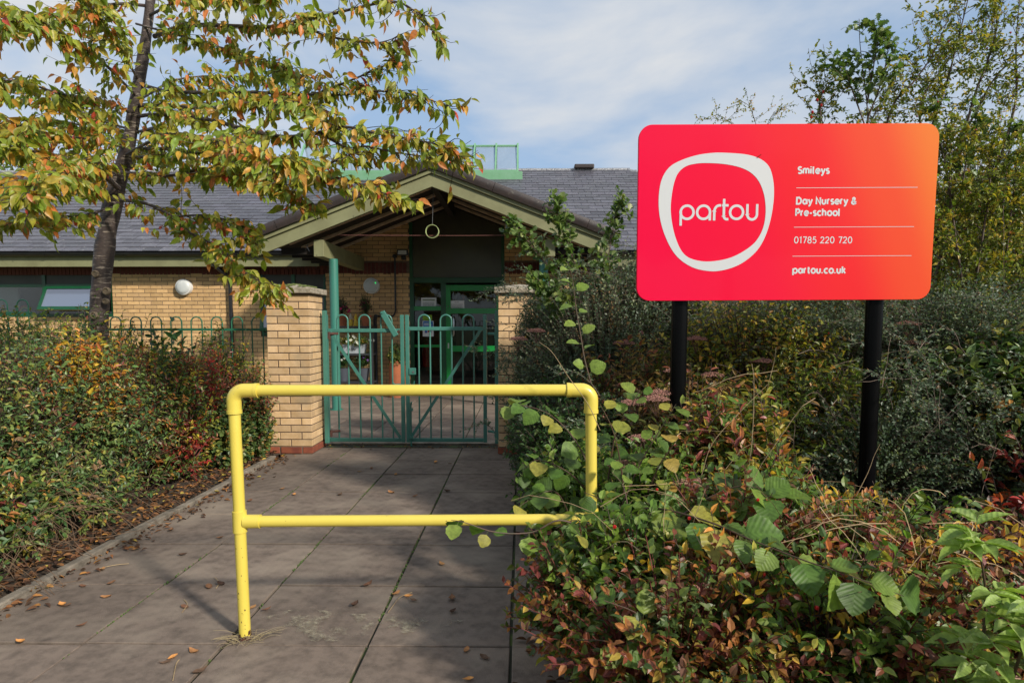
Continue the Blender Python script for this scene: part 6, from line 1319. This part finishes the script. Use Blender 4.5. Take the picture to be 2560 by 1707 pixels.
# tuft of dry grass round the barrier foot and weeds in the joints
F = Fol(); rng = np.random.default_rng(88); n = 46; A = np.c_[bl.x+rng.normal(size=n)*.04, bl.y-.02+rng.normal(size=n)*.03, np.zeros(n)]; a = rng.uniform(0, 6.28, n); Bq = A+np.c_[np.cos(a), np.sin(a)*.7, rng.uniform(.1, .3, n)]*rng.uniform(.04, .14, (n, 1)); F.tubes(curves(A, Bq, np.full(n, .01), 5, rng), .0012, .0006, (.34, .27, .15)); o = F.build('grass_tuft', M['stem_attr'], None, 'stuff'); tag(o, 'tuft of dry grass around the foot of the left yellow post', 'grass')
F = Fol(); n = 900; k = rng.integers(0, 3, n); xj = SX-.0+PITCH_S*np.array([2, 3, 1])[k]-.003; yj = rng.uniform(2.4, 6.5, n); kp = rng.random(n) < .5+.5*np.sin(yj*4+k); xx = xj[kp]+rng.normal(size=kp.sum())*.004; yy = yj[kp]; F.balls(np.c_[xx, yy, np.full(len(xx), -.002)], rng.uniform(.002, .006, len(xx)), np.array([.08, .13, .03])); o = F.build('joint_moss', M['stem_attr'], None, 'stuff'); tag(o, 'moss growing in the joints between the paving slabs', 'moss')

# scuffs and chips on the barrier paint
rc2 = random.Random(31)
b = MB()
for k in range(30):
    if k < 26: u = rc2.random()**2.6*.8; c = bl.lerp(ll_, u); ax_ = Vector((0, 0, 1))
    else: c = ll_.lerp(lr, rc2.uniform(.1, .8)); ax_ = dx
    a = rc2.uniform(-2.4, -.7) if k < 26 else rc2.uniform(-1.9, .3); o1 = Vector((0, 0, 1)).cross(ax_) if abs(ax_.z) < .5 else Vector((1, 0, 0)); o2 = ax_.cross(o1)
    if abs(ax_.z) > .5: nd = Vector((cos(a), sin(a), 0))
    else: nd = Vector((0, -cos(a+.6), sin(a+.9))).normalized()
    tg = ax_.cross(nd).normalized(); w_ = rc2.uniform(.0008, .0028); h_ = rc2.uniform(.001, .004); p = c+nd*(r_b+.0004)
    b.add([p-tg*w_-ax_*h_*.6, p+tg*w_*.8-ax_*h_, p+tg*w_+ax_*h_*.7, p-tg*w_*.6+ax_*h_], [(0, 1, 2, 3)])
n = 28; vs = []
for k in range(n): vs.append((bl.x+(r_b+.0007)*cos(2*pi*k/n), bl.y+(r_b+.0007)*sin(2*pi*k/n), -.01))
for k in range(n): vs.append((bl.x+(r_b+.0007)*cos(2*pi*k/n), bl.y+(r_b+.0007)*sin(2*pi*k/n), rc2.uniform(.004, .022)))
b.add(vs, [(k, (k+1) % n, (k+1) % n+n, k+n) for k in range(n)])
b.build('paint_chips', M['rust'], bar, kind='stuff')

# ------------------------------------------------------------------ trees beyond
def far_tree(label, x, y, h_, rx, pal, seed, size=.22, n=700):
    rng = np.random.default_rng(seed); t = thing('background_tree', label, 'tree', (x, y, 0)); MB().tube([(x, y, 0), (x+.1, y, h_*.5), (x, y, h_*.8)], [.2, .14, .06], 8).build('trunk', M['twig'], t, smooth=True)
    shrub('', '', '', [(x, y, h_*.68, rx, rx, h_*.30), (x-rx*.5, y, h_*.55, rx*.7, rx*.7, h_*.22), (x+rx*.5, y+.3, h_*.58, rx*.7, rx*.7, h_*.22)], n, 9, size, 'six', .6, pal, seed, parent=t, stem=(.02, .006), lo=.5, base=.4, fname='crown', zmin=1)
far_tree('distant yellow green tree above the roof behind the cherry leaves', at(320, 380, 28).x, 28, 10.0, 2.6, 'golden', 401)
far_tree('distant dark green tree above the roof at the far left', at(70, 400, 26).x, 26, 8.8, 3.2, 'olive', 402)
far_tree('distant pale yellow tree behind the roof left of the lantern', at(450, 400, 30).x, 30, 9.2, 1.8, 'yellowish', 403)

# trees across the street behind the viewpoint: they shade the low sky and show in the door glass
for k, (x, y, h_, rx) in enumerate(((-11, -13, 8.5, 3.4), (-4.5, -15, 9.0, 3.6), (2.5, -17, 8.0, 3.4), (9.5, -20, 8.5, 3.8), (-16, -7, 7.5, 3.2))):
    far_tree(('broad olive tree across the street seen only in the reflections', 'tall olive tree across the street reflected in the transom', 'olive tree across the street reflected in the door glass', 'far olive tree across the street behind the viewpoint', 'olive tree down the street to the left behind the viewpoint')[k], x, y, h_, rx, 'olive', 420+k, size=.34, n=900)
